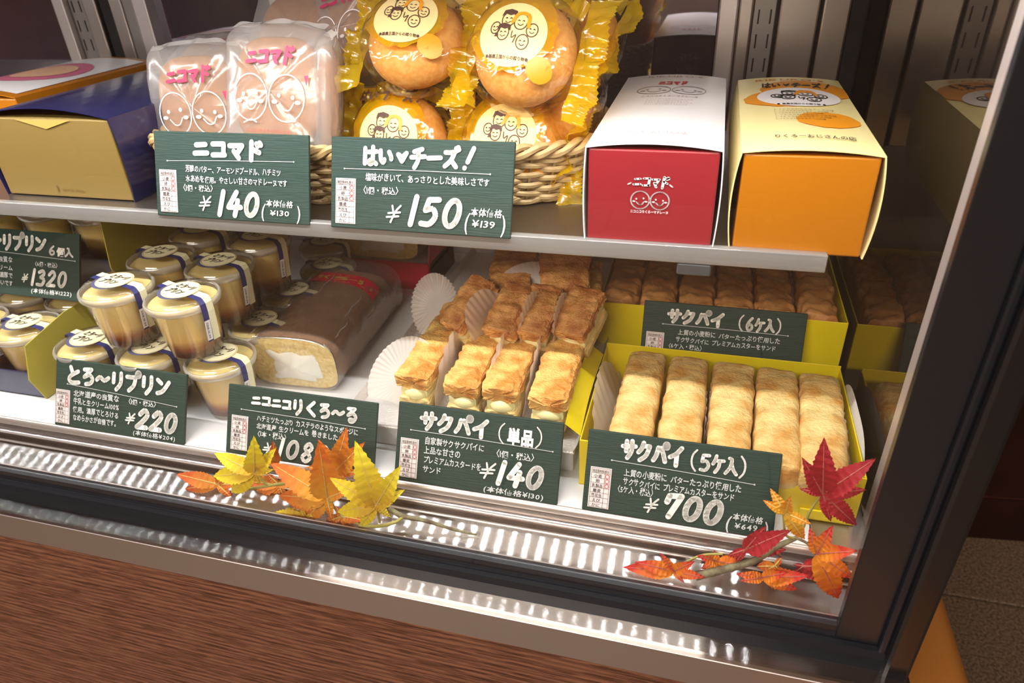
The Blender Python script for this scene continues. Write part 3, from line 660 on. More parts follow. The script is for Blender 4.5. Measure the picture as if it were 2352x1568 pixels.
# ------------------------------------------------------------------ boxes
def sleeve_box(name, label, cat, x0, x1, y0, y1, z0, z1, face, sleeve, bow=.003, bulge=.003, group=None, faceinset=.002):
    t = thing(name, label, cat, ((x0+x1)/2, (y0+y1)/2, z0), group)
    W, D, H = x1-x0, y1-y0, z1-z0; cx = W/2
    def bend(s): return 1-(2*s-1)**2
    def outline(k):
        pts = []
        n = 10
        for i in range(n+1): s = i/n; pts.append((-cx-bulge*bend(s), H*s))
        for i in range(1, n+1): s = i/n; pts.append((-cx+W*s, H+bow*bend(s)))
        for i in range(1, n+1): s = i/n; pts.append((cx+bulge*bend(s), H*(1-s)))
        return pts
    o = outline(0); n = len(o); th = .0008
    b = B(); ins = [(p[0]*(1-th/cx), p[1]-(th if 10 <= i <= 20 else 0)) for i, p in enumerate(o)]
    m = 8; rows = []
    for pts in (o, ins):
        for j in range(m+1):
            yy = -D/2+D*j/m
            for p in pts: b.v.append(V((p[0], yy, p[1])))
    def idx(l, j, i): return l*(m+1)*n+j*n+i
    for j in range(m):
        for i in range(n-1):
            b.f.append((idx(0, j, i), idx(0, j, i+1), idx(0, j+1, i+1), idx(0, j+1, i))[::-1])
            b.f.append((idx(1, j, i), idx(1, j+1, i), idx(1, j+1, i+1), idx(1, j, i+1))[::-1])
    for i in range(n-1):
        b.f.append((idx(0, 0, i), idx(1, 0, i), idx(1, 0, i+1), idx(0, 0, i+1))[::-1]); b.f.append((idx(0, m, i), idx(0, m, i+1), idx(1, m, i+1), idx(1, m, i))[::-1])
    b.build('sleeve', sleeve, t, False)
    f = B().bbox(-cx+faceinset, cx-faceinset, -D/2+.0012, D/2-.0012, .0006, H-.0015, .0012, 2)
    for v in f.v:
        if v.y < 0:
            sx = (v.x+cx)/W; sz = v.z/H; v.y += -.0
    f.build('inner_carton', face, t, False)
    top = lambda off=.0006: (lambda u, v: (-cx+W*min(max(u, .002), .998), -D/2+D*v, H+bow*bend(min(max(u, 0), 1))+off))
    front = lambda off=.0006: (lambda u, v: (-cx+W*u, -D/2+.0012-off, H*v))
    back = lambda off=.0006: (lambda u, v: (cx-W*u, D/2-.0012+off, H*v))
    return t, top, front, back
def smilies(p, cx, cy, r, w, ys=1., eyes=True):
    for k, dx in enumerate((-1.05, 1.05)):
        x = cx+dx*r; q = [(x+r*math.cos(i*math.pi/8), cy+r*ys*math.sin(i*math.pi/8)) for i in range(17)]
        p.stroke(q, w, True)
        p.stroke([(x-.38*r, cy-.25*r*ys), (x-.1*r, cy-.5*r*ys), (x+.2*r, cy-.48*r*ys), (x+.42*r, cy-.18*r*ys)], w, True)
        for e in (-.42, .36): p.disc(x+e*r, cy+(.12+.08*(e > 0)*(1 if k == 0 else -1))*r*ys, .10*r, .10*r*ys, 8, 1)
        for e in (-.66, .64): p.disc(x+e*r, cy-.16*r*ys, .17*r, .09*r*ys, 8, 1)
def family(line, hair, orange, cx, cy, s, ys=1.):
    """six simple faces under a round label"""
    X = lambda x: cx+x*s; Y = lambda y: cy+y*s*ys; w = .035*s
    def head(x, y, r):
        line.stroke([(X(x+r*.86*math.cos(i*math.pi/6)), Y(y+r*math.sin(i*math.pi/6))) for i in range(13)], w, True)
        line.stroke([(X(x-r*.35), Y(y-r*.3)), (X(x), Y(y-r*.5)), (X(x+r*.35), Y(y-r*.3))], w*.8, True)
        for e in (-.3, .3): line.stroke([(X(x+(e-.12)*r), Y(y+.02)), (X(x+e*r), Y(y+.05)), (X(x+(e+.12)*r), Y(y+.02))], w*.8, True)
    head(-.24, .32, .27); head(.22, .26, .27); head(.66, .02, .22); head(-.64, .0, .2); head(-.32, -.16, .24); head(.42, -.4, .24)
    for x, y, r in ((-.24, .42, .28), (-.32, -.06, .25)):
        hair.poly([(X(x-r), Y(y-.02)), (X(x-r*.8), Y(y+r*.75)), (X(x), Y(y+r*.95)), (X(x+r*.85), Y(y+r*.7)), (X(x+r), Y(y-.03)), (X(x+r*.55), Y(y+r*.3)), (X(x+r*.1), Y(y+r*.1)), (X(x-r*.5), Y(y+r*.32))][::-1])
    hair.poly([(X(-.62), Y(-.3)), (X(-.52), Y(-.1)), (X(-.46), Y(-.28))][::-1])
    x, y, r = .22, .34, .3
    orange.stroke([(X(x-r*.95), Y(y-.12)), (X(x-r*.6), Y(y+r*.5)), (X(x), Y(y+r*.72)), (X(x+r*.75), Y(y+r*.45)), (X(x+r*.98), Y(y-.22))], .12*s, True)
    line.stroke([(X(.0), Y(-.08)), (X(.02), Y(-.3)), (X(.16), Y(-.2)), (X(.1), Y(-.45))], w, True)
# red carton with white sleeve
t, top, front, back = sleeve_box('gift_carton', 'red-fronted carton with white sleeve top, left of the orange carton', 'box', -.0805, .0115, .472, .716, SZ+.0, .268, RED_BOX, WHITE_BOX, .0035, .0015)
p = P2(); p.brush('ニコマド', .365, .60, .115, .27, .020, .08); p.stroke([(.33, .63), (.35, .645)], .012); p.stroke([(.64, .64), (.66, .62)], .012)
smilies(p, .5, .47, .070, .010, 1.33)
p.text('ニコニコりくろーマドレーヌ', .355, .335, .035, .29, .03, jit=0); q = p
q.build('front_print', WHITEINK, t, front()); q.build('back_print', WHITEINK, t, back())
p = P2(); smilies(p, .50, .70, .155, .007, .42); p.build('top_drawing', mat('grey_print', (150, 140, 140), .5), t, top())
p = P2(); p.brush('ニコマド', .36, .79, .06, .28, .016); p.build('top_lettering', REDINK, t, top())
p = P2(); p.text("RIKURO'S", .22, .935, .035, .56, .01, jit=0); p.text('ニコニコりくろーマドレーヌ', .24, .585, .03, .52, .02, jit=0)
for i, y in enumerate((.54, .515, .49, .465)): p.text('やさしい甘さの焼きたてをどうぞ', .30, y, .018, .42-.04*(i % 2), .0, jit=0)
p.text('りくろーおじさんの店', .27, .10, .035, .46, .01, jit=0); p.build('top_small_print', mat('pale_print', (190, 160, 165), .5), t, top())
# orange carton with cream sleeve
t, top, front, back = sleeve_box('gift_carton', 'orange-fronted carton with cream printed top, rightmost on the upper shelf', 'box', .0225, .1095, .474, .714, SZ-.002, .267, ORANGE_BOX, CREAM_BOX, .003, .0035)
p = P2(); p.disc(.62, .76, .42, .155, rag=.03, seg=40, rings=5); p.disc(.40, .62, .36, .12, rag=.03, seg=40, rings=5); p.disc(.70, .33, .25, .095, rag=.03, seg=36, rings=4)
p.text("RIKURO'S", .16, .925, .04, .68, .02, jit=0); p.build('orange_print', ORANGEINK, t, top(.0006))
p = P2(); p.disc(.53, .64, .37, .145, seg=40, rings=5); p.build('white_oval', WHITEINK, t, top(.0009))
l, h, o = P2(), P2(), P2(); family(l, h, o, .53, .645, .30, .42)
l.text('● 酪農王国からの贈り物 ●', .32, .515, .022, .42, .02, jit=0)
l.brush('はい♥チーズ!', .22, .79, .075, .66, .016, .05)
for i in range(6): l.text('しっとりやわらかなチーズの味', .28, .44-.025*i, .017, .50-.05*(i % 3), 0, jit=0)
l.text('りくろーおじさんの店', .24, .105, .04, .60, .012, jit=0)
l.build('black_print', INK, t, top(.0012)); h.build('hair_print', INK, t, top(.0013)); o.build('orange_hair_print', ORANGEINK, t, top(.0014))
# blue and gold carton
t, top, front, back = sleeve_box('gift_carton', 'navy carton with gold front panel, beside the left end of the basket', 'box', -.643, -.4965, .4915, .762, SZ, .273, GOLD_BOX, NAVY_DK, .008, .003)
p = P2()
for a in (.0, .025): p.stroke([(.24+a, .66), (.28+a, .90-a), (.80-a, .90-a), (.84-a, .66), (.54, .58+a), (.24+a, .66)], .006)
p.brush('とろ〜リ', .40, .76, .07, .3, .012); p.brush('プリン', .44, .68, .06, .24, .010); p.build('gold_print', GOLDINK, t, top())
p = P2(); p.text('SINCE 1956', .46, .085, .045, .17, .01, jit=0); p.stroke([(.425, .08), (.425, .15)], .012); p.build('front_print', mat('bronze_print', (120, 92, 40), .5), t, front())
P2().poly([(.30, .965), (.52, .86), (.72, .97)]).build('tuck_tab', mat('light_gold_card', (214, 182, 98), .4, metal=.25), t, front(.0010))
# white and pink carton farther left
t, top, front, back = sleeve_box('gift_carton', 'orange-edged white carton with pink oval, behind the navy carton', 'box', -.835, -.70, .585, .80, SZ, .268, ORANGE_BOX, ORANGE_BOX, .006, .002)
P2().rect(.06, .05, .94, .95, 8, 1).build('white_label', WHITE_BOX, t, top(.0006))
P2().disc(.5, .5, .36, .26, seg=36, rings=5).build('pink_oval', mat('pink_print', (214, 110, 140), .5), t, top(.0010))
P2().disc(.5, .5, .26, .17, seg=36, rings=4).build('cream_oval', mat('peach_print', (240, 190, 150), .5), t, top(.0014))

# ------------------------------------------------------------------ pastry shapes
def loaf(L, W, H, seed, nx=40, nr=28, rough=.0012, ex=3.6, layers=0., droop=0., amp2=.0):
    """long baked piece along Y, base at z=0"""
    b = B(); rnd = random.Random(seed); ox = rnd.uniform(0, 50); sk = rnd.uniform(-.06, .06)
    def sgnp(c, e): return math.copysign(abs(c)**e, c)
    for j in range(nx+1):
        s = j/nx*2-1; yy = L/2*math.copysign(1-(1-abs(s))**1.5, s)
        end = max(0, 1-abs(s)**16)**.5
        wj = 1+.07*noise.noise(V((ox, yy*45, 0)))+sk*s
        for k in range(nr):
            a = 2*math.pi*k/nr; cx = sgnp(math.cos(a), 2/ex); cz = sgnp(math.sin(a), 2/ex)
            tip = 0 if j in (0, nx) else 1
            p = V((W/2*cx*wj*(.80+.20*end)*(.93 if not tip else 1), yy, H/2*cz*(.66+.34*end)*(.8 if not tip else 1)))
            if not tip: p.x *= .35; p.z *= .35
            q = V((p.x*70+ox, yy*70, p.z*70))
            d = (noise.noise(q*.9)*.8+noise.noise(q*2.3)*.7+noise.noise(q*5)*.45)*rough
            if amp2: d += (abs(noise.noise(q*1.1+V((9, 0, 0))))-.25)*amp2*(1 if cz > .2 else .3)
            if layers: p.x += layers*math.sin(p.z*2600+3*noise.noise(q)); p.y += layers*(1 if s > 0 else -1)*(end < .9)*(1.5*math.sin(p.z*2300+4*noise.noise(q*2))+1)
            p += V((cx*.6, 0, cz)).normalized()*d
            p.y += .0012*noise.noise(V((p.x*160, p.z*160, ox)))*(end < .9)
            p.z += H/2-droop*(2*p.y/L)**2
            b.v.append(p)
    for j in range(nx):
        for k in range(nr):
            k2 = (k+1) % nr; b.f.append((j*nr+k, j*nr+k2, (j+1)*nr+k2, (j+1)*nr+k))
    b.f += [tuple(range(nr))[::-1], tuple(nx*nr+k for k in range(nr))]
    return b
def blob(rx, ry, rz, seed, n=14):
    b = B(); ox = seed*3.1
    def f(u, v):
        a = 2*math.pi*u; e = math.pi*(v-.5); p = V((rx*math.cos(e)*math.cos(a), ry*math.cos(e)*math.sin(a), rz*math.sin(e)))
        return p*(1+.08*noise.noise(p*90+V((ox, 0, 0))))
    return b.grid(f, n*2, n)
def liner(L, h, side, seed, ruffle=.0009, lean=.12):
    """paper cup wall: a ruffled sheet standing along Y, domed at its top edge"""
    b = B(); rnd = random.Random(seed); ph = rnd.uniform(0, 6)
    def f(u, v):
        y = (u-.5)*L; hh = h*max(.12, (1-abs(2*u-1)**2.4))**.5*v
        x = side*(lean*hh)+math.sin(u*58+ph)*ruffle*v**3+.0010*math.sin(u*5+ph)*v
        return (x, y, hh+.0006*math.sin(u*58+ph)*v)
    return b.grid(f, 90, 8)
# 5 box
def pie_box(label, x0, x1, y0, y1, z0, hf, hb, col, flap):
    t = thing('pastry_box', label, 'box', ((x0+x1)/2, (y0+y1)/2, z0)); th = .0008
    def w(b, n, m=YELLOW_BOX): return b.build(n, m, t, world=True)
    w(B().box(x0, x1, y0, y1, z0, z0+th), 'box_floor', YELLOW_IN)
    w(B().bbox(x0, x1, y0, y0+.0012, z0, z0+hf, .0005, 1), 'front_wall')
    w(B().bbox(x0, x0+.0012, y0+.0013, y1, z0, z0+hf, .0005, 1), 'side_wall')
    w(B().bbox(x1-.0012, x1, y0+.0013, y1, z0, z0+hf, .0005, 1), 'side_wall')
    w(B().bbox(x0, x1, y1-.0012, y1, z0, z0+hb, .0005, 1), 'back_wall')
    return t
t = pie_box('shallow yellow box of five pale pastries, front right of the deck', -.0745, .1365, .427, .575, .0, .047, .05, YELLOW_BOX, True)
def wv(b, name, m, t, sm=False): return b.build(name, m, t, sm, world=True)
# folded left flap and lower front tab
b = B(); b.grid(lambda u, v: (-.0745-.016*v*math.sin(.9)-.002*math.sin(u*3), .432+.125*u*(1-.04*v), .047+.010*v+.004*v*u), 12, 4); wv(b, 'folded_flap', YELLOW_BOX, t, True)
wv(B().bbox(.096, .134, .4245, .4268, .0025, .0115, .0008, 2), 'front_tab', YELLOW_BOX, t)
wv(B().grid(lambda u, v: (.134+.004*v, .44+.12*u, .01+.048*v*(1-.5*(2*u-1)**4)), 20, 6), 'corner_flap', LINER, t, True)
px5 = [-.0345, .0035, .0415, .0775, .1115]; pie5 = []
names = ['leftmost', 'second from left', 'middle', 'fourth from left', 'rightmost']
for i, x in enumerate(px5):
    q = thing('cream_pastry', 'pale golden pastry finger, %s in the front yellow box of five' % names[i], 'pastry', (x, .496-.002*i, .0015), 'pastries in the front yellow box', rot=(math.radians(3), 0, math.radians([-1.5, -1, -2, -2.5, -3.5][i])))
    loaf(.118, .031, .020, 10+i, layers=.0004, rough=.0008).build('bottom_crust', PIE_SIDE, q, True).location = (0, 0, .001)
    loaf(.114, .0295, .012, 20+i, rough=.0006).build('cream_filling', CUSTARD_CREAM, q, True).location = (0, 0, .017)
    o = loaf(.124, .0345, .026, 30+i*3, nx=64, nr=40, rough=.0010, ex=4.2, droop=.0015, amp2=.0017).build('top_crust', PIE_PALE, q, True); o.location = (0, 0, .0285)
    for s_ in (-1, 1):
        if (s_ == 1 and i in (1, 3, 4)) or (s_ == -1 and i in (0, 2)):
            o = liner(.112, .047, s_, i, .0006, .02).build('paper_liner', PAPER, q, True); o.location = (s_*.0172, 0, .002)
o = liner(.112, .047, -1, 9, .0005, .02).build('paper_liner', PAPER, q, True); o.location = (-.0182, .0, .002)
# lay a paper on far left of the box
q = [o_ for o_ in COL.objects if o_.name.startswith('cream_pastry')][0]
o = liner(.12, .056, -1, 31, .0006, .32).build('paper_liner', PAPER, q, True); o.location = (-.020, 0.004, .004)
# 6 box on its riser
rs = thing('display_riser', 'low white riser under the rear yellow box of six', 'stand', (.03, .69, 0))
wv(B().bbox(-.088, .1405, .612, .77, .0005, .0275, .001, 1), 'riser_block', WHITE_PANEL, rs)
t = pie_box('raised yellow box of six baked pastries, behind the box of five', -.088, .1415, .606, .772, .028, .049, .056, YELLOW_BOX, False)
n6 = ['leftmost', 'second from left', 'third from left', 'fourth from left', 'fifth from left', 'rightmost']
for i in range(6):
    x = -.0675+.0365*i+(.0022 if i == 5 else 0)
    q = thing('cream_pastry', 'shaded baked pastry finger, %s in the rear yellow box of six' % n6[i], 'pastry', (x, .686-(.004 if i == 5 else 0), .030), 'pastries in the rear yellow box', rot=(math.radians(2), 0, math.radians([-.5, 0, .4, -.4, .5, -1][i])))
    loaf(.140, .030, .022, 50+i, layers=.0004, rough=.0008).build('bottom_crust', PIE_SIDE, q, True)
    loaf(.130, .029, .012, 60+i, rough=.0006).build('cream_filling', CUSTARD_CREAM, q, True).location = (0, 0, .018)
    o = loaf(.146, .0345, .030, 70+i*3, nx=64, nr=40, rough=.0018, ex=4, amp2=.0060, droop=.002).build('top_crust', PIE_SHADED, q, True); o.location = (0, 0, .025 if i < 5 else .028)
    if i < 5: o = liner(.125, .052, 1, i+40, .0004, .02).build('paper_liner', PAPER, q, True); o.location = (.0180, 0, .002)

# ------------------------------------------------------------------ tray of cream puffs
tr = thing('pastry_tray', 'silver-white foil tray on a white riser, centre of the deck', 'tray', (-.17, .60, 0))
wv(B().bbox(-.272, -.082, .440, .80, .0005, .027, .001, 1), 'riser_block', WHITE_PANEL, tr)
FOIL = mat('embossed_foil_paper', (226, 220, 216), .35, metal=.35, bump=.8, bscale=400)
wv(B().bbox(-.282, -.079, .430, .805, .0275, .0300, .0008, 1), 'tray_floor', FOIL, tr)
for x in (-.2815, -.0805):
    s_ = 1 if x > -.2 else -1
    wv(B().grid(lambda u, v: (x+s_*.004*v, .430+.375*u, .030+.009*v+.0004*math.sin(u*400)), 160, 3), 'tray_side', FOIL, tr, True)
def puff(label, near, far, zn, zf, wd, seed, m, group, cream=True, lin_side=(), L=None, hgt=.011):
    """near / far: top-face pixel points at heights zn / zf"""
    a = pz(*near, zn); c = pz(*far, zf); d = (c-a); LL = L or d.length*1.06; yd = d.normalized()
    xd = yd.cross(V((0, 0, 1))).normalized(); zd = xd.cross(yd)
    mid = a+yd*(LL/2-.001)-zd*.040
    mw = Matrix.Translation(mid) @ Matrix((xd, yd, zd)).transposed().to_4x4()
    q = thing('cream_puff', label, 'pastry', mw=mw, group=group)
    loaf(LL*.98, wd*.98, .015, seed, layers=.0005, rough=.0010).build('bottom_crust', PIE_SIDE, q, True).location = (0, -.003, 0)
    if cream:
        loaf(LL*.965, wd*.86, .014, seed+1, rough=.0005).build('custard_filling', CUSTARD_CREAM, q, True).location = (0, -.001, .011)
        o = blob(wd*.38, .0075, .0075, seed).build('custard_bulge', CUSTARD_CREAM, q, True); o.location = (.001, -LL/2+.0045, .0175)
    o = loaf(LL, wd*1.04, .0150, seed+2, nx=76, nr=48, rough=.0019, ex=5, layers=.0006, amp2=.0034, droop=.002).build('top_crust', m, q, True); o.location = (0, 0, .0245)
    for s_ in lin_side:
        o = liner(LL*.95, .056, s_, seed, .0011, .10).build('paper_cup', PAPER, q, True); o.location = (s_*(wd/2+.002), 0, -.001)
    return q
g1 = 'cream puffs on the foil tray'
puff('golden cream puff, leftmost of the front tray row', (943, 856), (1028, 733), .072, .076, .0305, 101, PIE_GOLD, g1, lin_side=(1,), L=.125)
puff('golden cream puff, second in the front tray row', (1056, 876), (1123, 748), .072, .076, .0305, 111, PIE_GOLD, g1, lin_side=(1,), L=.125)
puff('golden cream puff, third in the front tray row', (1146, 885), (1203, 753), .072, .076, .0305, 121, PIE_GOLD, g1, lin_side=(1,), L=.125)
puff('golden cream puff, rightmost of the front tray row', (1256, 905), (1310, 763), .074, .078, .0315, 131, PIE_GOLD, g1, lin_side=(), L=.130)
puff('shaded sugared cream puff, leftmost of the second tray row', (1026, 738), (1100, 638), .094, .122, .028, 141, PIE_GOLD_SHADED, g1, lin_side=(1,))
puff('shaded sugared cream puff, second in the second tray row', (1140, 750), (1190, 650), .094, .116, .030, 151, PIE_GOLD_SHADED, g1, lin_side=(1,))
puff('shaded sugared cream puff, third in the second tray row', (1215, 755), (1252, 655), .094, .116, .030, 161, PIE_GOLD_SHADED, g1, lin_side=(1,))
puff('shaded sugared cream puff, rightmost of the second tray row', (1298, 757), (1345, 660), .094, .118, .032, 171, PIE_GOLD_SHADED, g1, lin_side=())
puff('sugared cream puff at the back left of the tray pile', (1165, 650), (1178, 598), .112, .118, .040, 181, PIE_GOLD_SHADED, g1, L=.09)
puff('sugared cream puff at the back right of the tray pile', (1300, 655), (1298, 598), .115, .128, .046, 191, PIE_GOLD_SHADED, g1, L=.09)
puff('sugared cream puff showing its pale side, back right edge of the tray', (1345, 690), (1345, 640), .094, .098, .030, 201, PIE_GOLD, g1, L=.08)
# loose paper cups
def fan(label, c, rx, rz, facing, pleat, name='paper_cup', m=PAPER, half=False):
    """a ruffled round paper standing on edge"""
    q = thing(name, label, 'paper cup', c)
    b = B(); n = 120; rot = Matrix.Rotation(facing[0], 3, 'Z') @ Matrix.Rotation(facing[1], 3, 'X')
    a0, a1 = (0, math.pi) if half else (0, 2*math.pi)
    def f(u, v):
        a = a0+(a1-a0)*u; r = v; pl = pleat*math.sin(a*44)*max(0, v-.45)
        p = V((rx*r*math.cos(a), pl-.012*max(0, v-.5)**1.5, rz*r*math.sin(a)))
        return rot @ p
    b.grid(f, n*2, 8); b.build('ruffled_sheet', m, q, True); return q
fan('pale pleated paper cup standing beside the red box', py(1003, 705, .585), .028, .036, (math.radians(-10), math.radians(-18)), .0028)
fan('white round paper liner lying at the left edge of the tray', pz(928, 868, .046), .036, .040, (math.radians(-18), math.radians(-48)), .0010)
fan('large pink-grey paper dome standing behind the second tray row', py(1238, 676, .578), .043, .032, (math.radians(2), math.radians(-20)), .0006, half=True)

# ------------------------------------------------------------------ roll cakes
def roll_profile(W, H, n=30):
    pts = []
    for i in range(n):
        a = math.pi*1.5+2*math.pi*i/n   # start at bottom
        c, s_ = math.cos(a), math.sin(a); e = .62 if s_ > 0 else .42
        pts.append((W/2*math.copysign(abs(c)**e, c), H/2+H/2*math.copysign(abs(s_)**e, s_)))
    return pts
def roll_cake(label, bl, rot, W, H, L, group=None, band=True):
    q = thing('roll_cake', label, 'cake', bl, group, rot=(0, 0, rot)); pr = roll_profile(W, H); n = len(pr)
    b = B()
    b.grid(lambda u, v: (pr[int(round(u*n)) % n][0]*(1+.01*noise.noise(V((v*9, u*8, 0)))), L*v, pr[int(round(u*n)) % n][1]), n, 14); b.build('cake_skin', CAKE_SKIN, q, True)
    def cap(s_, y, sc, m, nm, amp, dy, off=(0, 0)):
        b = B(); R = 7; out = -1 if y < L/2 else 1
        def f(u, v):
            x, z = pr[int(round(u*n)) % n]; zc = H/2; w_ = 1+amp*noise.noise(V((math.cos(2*math.pi*u)*2.2, math.sin(2*math.pi*u)*2.2, s_)))
            return (x*sc*v*w_+off[0], y+out*dy*(1-v*v*.6)+.0006*noise.noise(V((u*9, v*9, s_))), zc+(z-zc)*sc*v*w_+off[1])
        b.grid(f, n, R); return b.build(nm, m, q, True)
    cap(1, .0, .985, SPONGE, 'sponge_face', 0, .001); cap(5, .0, .56, WHITE_CREAM, 'cream_centre', .5, .0035, (.002, -.005)); cap(2, L, .985, SPONGE, 'sponge_face', 0, .001)
    # wrapper
    b = B()
    def g(u, v):
        x, z = pr[int(round(u*n)) % n]; zc = H/2; y = -.004+(L+.026)*v; k = 1.035 if v < .97 else 1.10
        nn = .0016*noise.noise(V((u*9, v*12, 3)))
        return (x*k+nn, y, zc+(z-zc)*k+abs(nn)+.0005)
    b.grid(g, n, 30); b.build('clear_wrapper', CELLO, q, True)
    b = B(); b.grid(lambda u, v: (pr[int(round(u*n)) % n][0]*1.035*v, -.004-.0015*(1-v), H/2+(pr[int(round(u*n)) % n][1]-H/2)*1.035*v), n, 3); b.build('wrapper_end', CELLO, q, True)
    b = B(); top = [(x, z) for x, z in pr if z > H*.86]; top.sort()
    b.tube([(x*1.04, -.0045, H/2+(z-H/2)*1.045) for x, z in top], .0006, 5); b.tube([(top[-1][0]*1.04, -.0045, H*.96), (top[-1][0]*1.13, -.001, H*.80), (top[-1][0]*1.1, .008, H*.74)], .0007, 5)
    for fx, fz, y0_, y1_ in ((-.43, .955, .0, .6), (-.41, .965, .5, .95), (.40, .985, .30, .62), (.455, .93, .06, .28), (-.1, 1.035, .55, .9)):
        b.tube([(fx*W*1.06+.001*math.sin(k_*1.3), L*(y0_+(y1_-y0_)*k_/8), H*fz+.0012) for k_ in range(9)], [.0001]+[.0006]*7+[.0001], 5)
    b.build('crease_highlights', film('crease_highlight_film', (255, 255, 255), .35, .2, milk=.4), q, True)  # whitish tubes stand in for highlight streaks along the wrapper creases
    if band:
        def surf(u, v, off=0):    # u across -1..1, v along
            a = u*math.pi*.36; x = W/2*math.copysign(abs(math.sin(a))**.62, math.sin(a)); z = H/2+H/2*abs(math.cos(a))**.62
            return (x*1.05, L*(.79+v*.15)-.028*(u*.5+.1), H/2+(z-H/2)*1.05+.0005+off)
        b = B(); b.grid(lambda u, v: surf(-.98+1.96*u, v), 28, 5); b.build('red_band_label', RED_DK, q, True)
        p = P2(); p.brush('りくろーる', -.42, .28, .36, .84, .055); p.text('ニコニコ', -.14, .74, .15, .28, .01, jit=0)
        p.stroke([(-.5, .16), (-.38, .16)], .04); p.stroke([(.38, .16), (.5, .16)], .04); p.text('RIKURO', -.15, .06, .12, .3, .01, jit=0)
        for x in (-.72, .72): p.disc(x, .4, .05, .12, 12, 1, r0=.5)
        o = p.build('band_print', GOLDINK, q, lambda x, y: surf(x, y, .0006))
    return q
a = pz(617, 893, .002); b_ = pz(790, 912, .002)
roll_cake('wrapped brown roll cake with red band, left of the pastry tray', V((-.3785, .502, .0055)), math.radians(3), .094, .058, .152)
cb = thing('cake_base_paper', 'white paper sheet lying under the wrapped front roll cake', 'paper', (-.37, .6, .001))
wv(B().bbox(-.43, -.298, .49, .72, .0008, .0030, .0005, 1), 'paper_sheet', LINER, cb)
# red box with a roll in it, behind
def slope(px, Y): return py(*px, Y)
Yr = .74; x0 = py(776, 590, Yr).x; x1 = py(985, 605, Yr).x; zt = py(880, 598, Yr).z
rb = thing('cake_box', 'open dark red box holding a roll cake, behind the wrapped roll', 'box', ((x0+x1)/2, Yr+.04, 0))
wv(B().bbox(x0, x1, Yr, Yr+.0015, .0, zt, .0004, 1), 'front_wall', RED_DK, rb)
wv(B().add([(x1-.0012, Yr, 0), (x1-.0012, Yr+.09, 0), (x1-.0012, Yr+.09, .165), (x1-.0012, Yr+.012, .072), (x1-.0012, Yr, zt), (x1, Yr, 0), (x1, Yr+.09, 0), (x1, Yr+.09, .165), (x1, Yr+.012, .072), (x1, Yr, zt)],
           [(0, 1, 2, 3, 4), (9, 8, 7, 6, 5), (0, 4, 9, 5), (4, 3, 8, 9), (3, 2, 7, 8)]), 'side_wall', RED_DK, rb)
wv(B().bbox(x0, x0+.0012, Yr+.0016, Yr+.09, .0, zt, .0004, 1), 'side_wall', RED_DK, rb)
wv(B().box(x0, x1, Yr+.002, Yr+.09, .0, zt-.002), 'white_lining', LINER, rb)
roll_cake('small roll cake end in the open red box, under the upper shelf', V(((x0+x1)/2-.004, Yr+.006, zt+.0005)), 0, (x1-x0)*.84, .062, .075, band=False)

# ------------------------------------------------------------------ pudding cups
def make_cup(label, loc):
    q = thing('pudding_cup', label, 'pudding', loc)
    B().lathe([(.0005, .0042), (.0215, .0042), (.0225, .0043), (.0229, .0052), (.0234, .0075), (.0304, .0515), (.0305, .0535), (.0300, .0541), (.0290, .0542), (.0140, .0542), (.0005, .0542)], 36).build('custard', PUDDING, q, True)
    B().lathe([(.0215, .0), (.0222, .0018), (.0228, .003), (.0311, .0540), (.0322, .0546)], 36, False).build('clear_cup', PET, q, True)
    B().lathe([(.0318, .0510), (.0334, .0528), (.0337, .0560), (.0333, .0580), (.0325, .0588), (.0312, .0584), (.0306, .0576)], 36, False).build('lid_rim', PET_RIM, q, True)
    B().lathe([(.0316, .0575), (.0302, .0608), (.0286, .0622), (.0005, .0626)], 36, False).build('lid', PET, q, True)
    al = math.radians(-14); ca, sa = math.cos(al), math.sin(al)
    def rt(x, y, z): return (x*ca-y*sa, x*sa+y*ca, z)
    def strip(y0, y1, m, nm):
        b = B(); zl = .0634
        path = [(-.0325, .0585), (-.0305, .0625), (-.0290, zl), (-.015, zl), (.0, zl), (.015, zl), (.0290, zl), (.0310, .0625), (.0341, .0588), (.0342, .050), (.0325, .036), (.0302, .020)]
        for x, z in path:
            for y in (y0, y1):
                xx = x if abs(x) < .0325 else math.copysign(math.sqrt(max(x*x-y*y*.9, 0)), x)
                b.v.append(V(rt(xx, y, z)))
        for i in range(len(path)-1): b.f.append((2*i, 2*i+1, 2*i+3, 2*i+2))
        return b.build(nm, m, q, False)
    strip(.0005, .0075, STICKER, 'cream_band'); n = strip(-.0050, .0005, NAVY, 'navy_band')
    P2().disc(-.0012, -.0015, .0186, .0174, 30, 1).build('navy_ring', mat('slate_ring', (84, 84, 118), .5), q, lambda x, y: rt(x, y, .0638))
    st = P2().disc(.0006, .0004, .0178, .0166, 30, 1).build('round_sticker', STICKER, q, lambda x, y: rt(x, y, .0643))
    P2().disc(.0006, .0004, .0172, .0160, 30, 1, r0=.975).build('sticker_rim', GOLDINK, st, lambda x, y: rt(x, y, .0646))
    p = P2(); p.brush('とろ〜リ', -.0100, .0020, .0068, .022, .0010, .1, .1); p.brush('プリン', -.0110, -.0088, .0072, .020, .0011, .2, .1)
    p.build('sticker_lettering', INK, st, lambda x, y: rt(x, y, .0648))
    b = B()
    for z, r in ((.043, .0347), (.022, .0314)):
        for y in (-.0056, -.0005): b.v.append(V(rt(math.sqrt(r*r-y*y), y, z)))
    b.f.append((0, 1, 3, 2)); o = b.build('date_label', WHITE_BOX, q)
    p = P2(); p.text('2018.10.09', 0, 0, .0026, .0175, .02, jit=0)
    p.build('date_print', INK, o, lambda x, y: rt(.0350-.155*x, -.0046+y, .0415-x))
    return q
cups = []
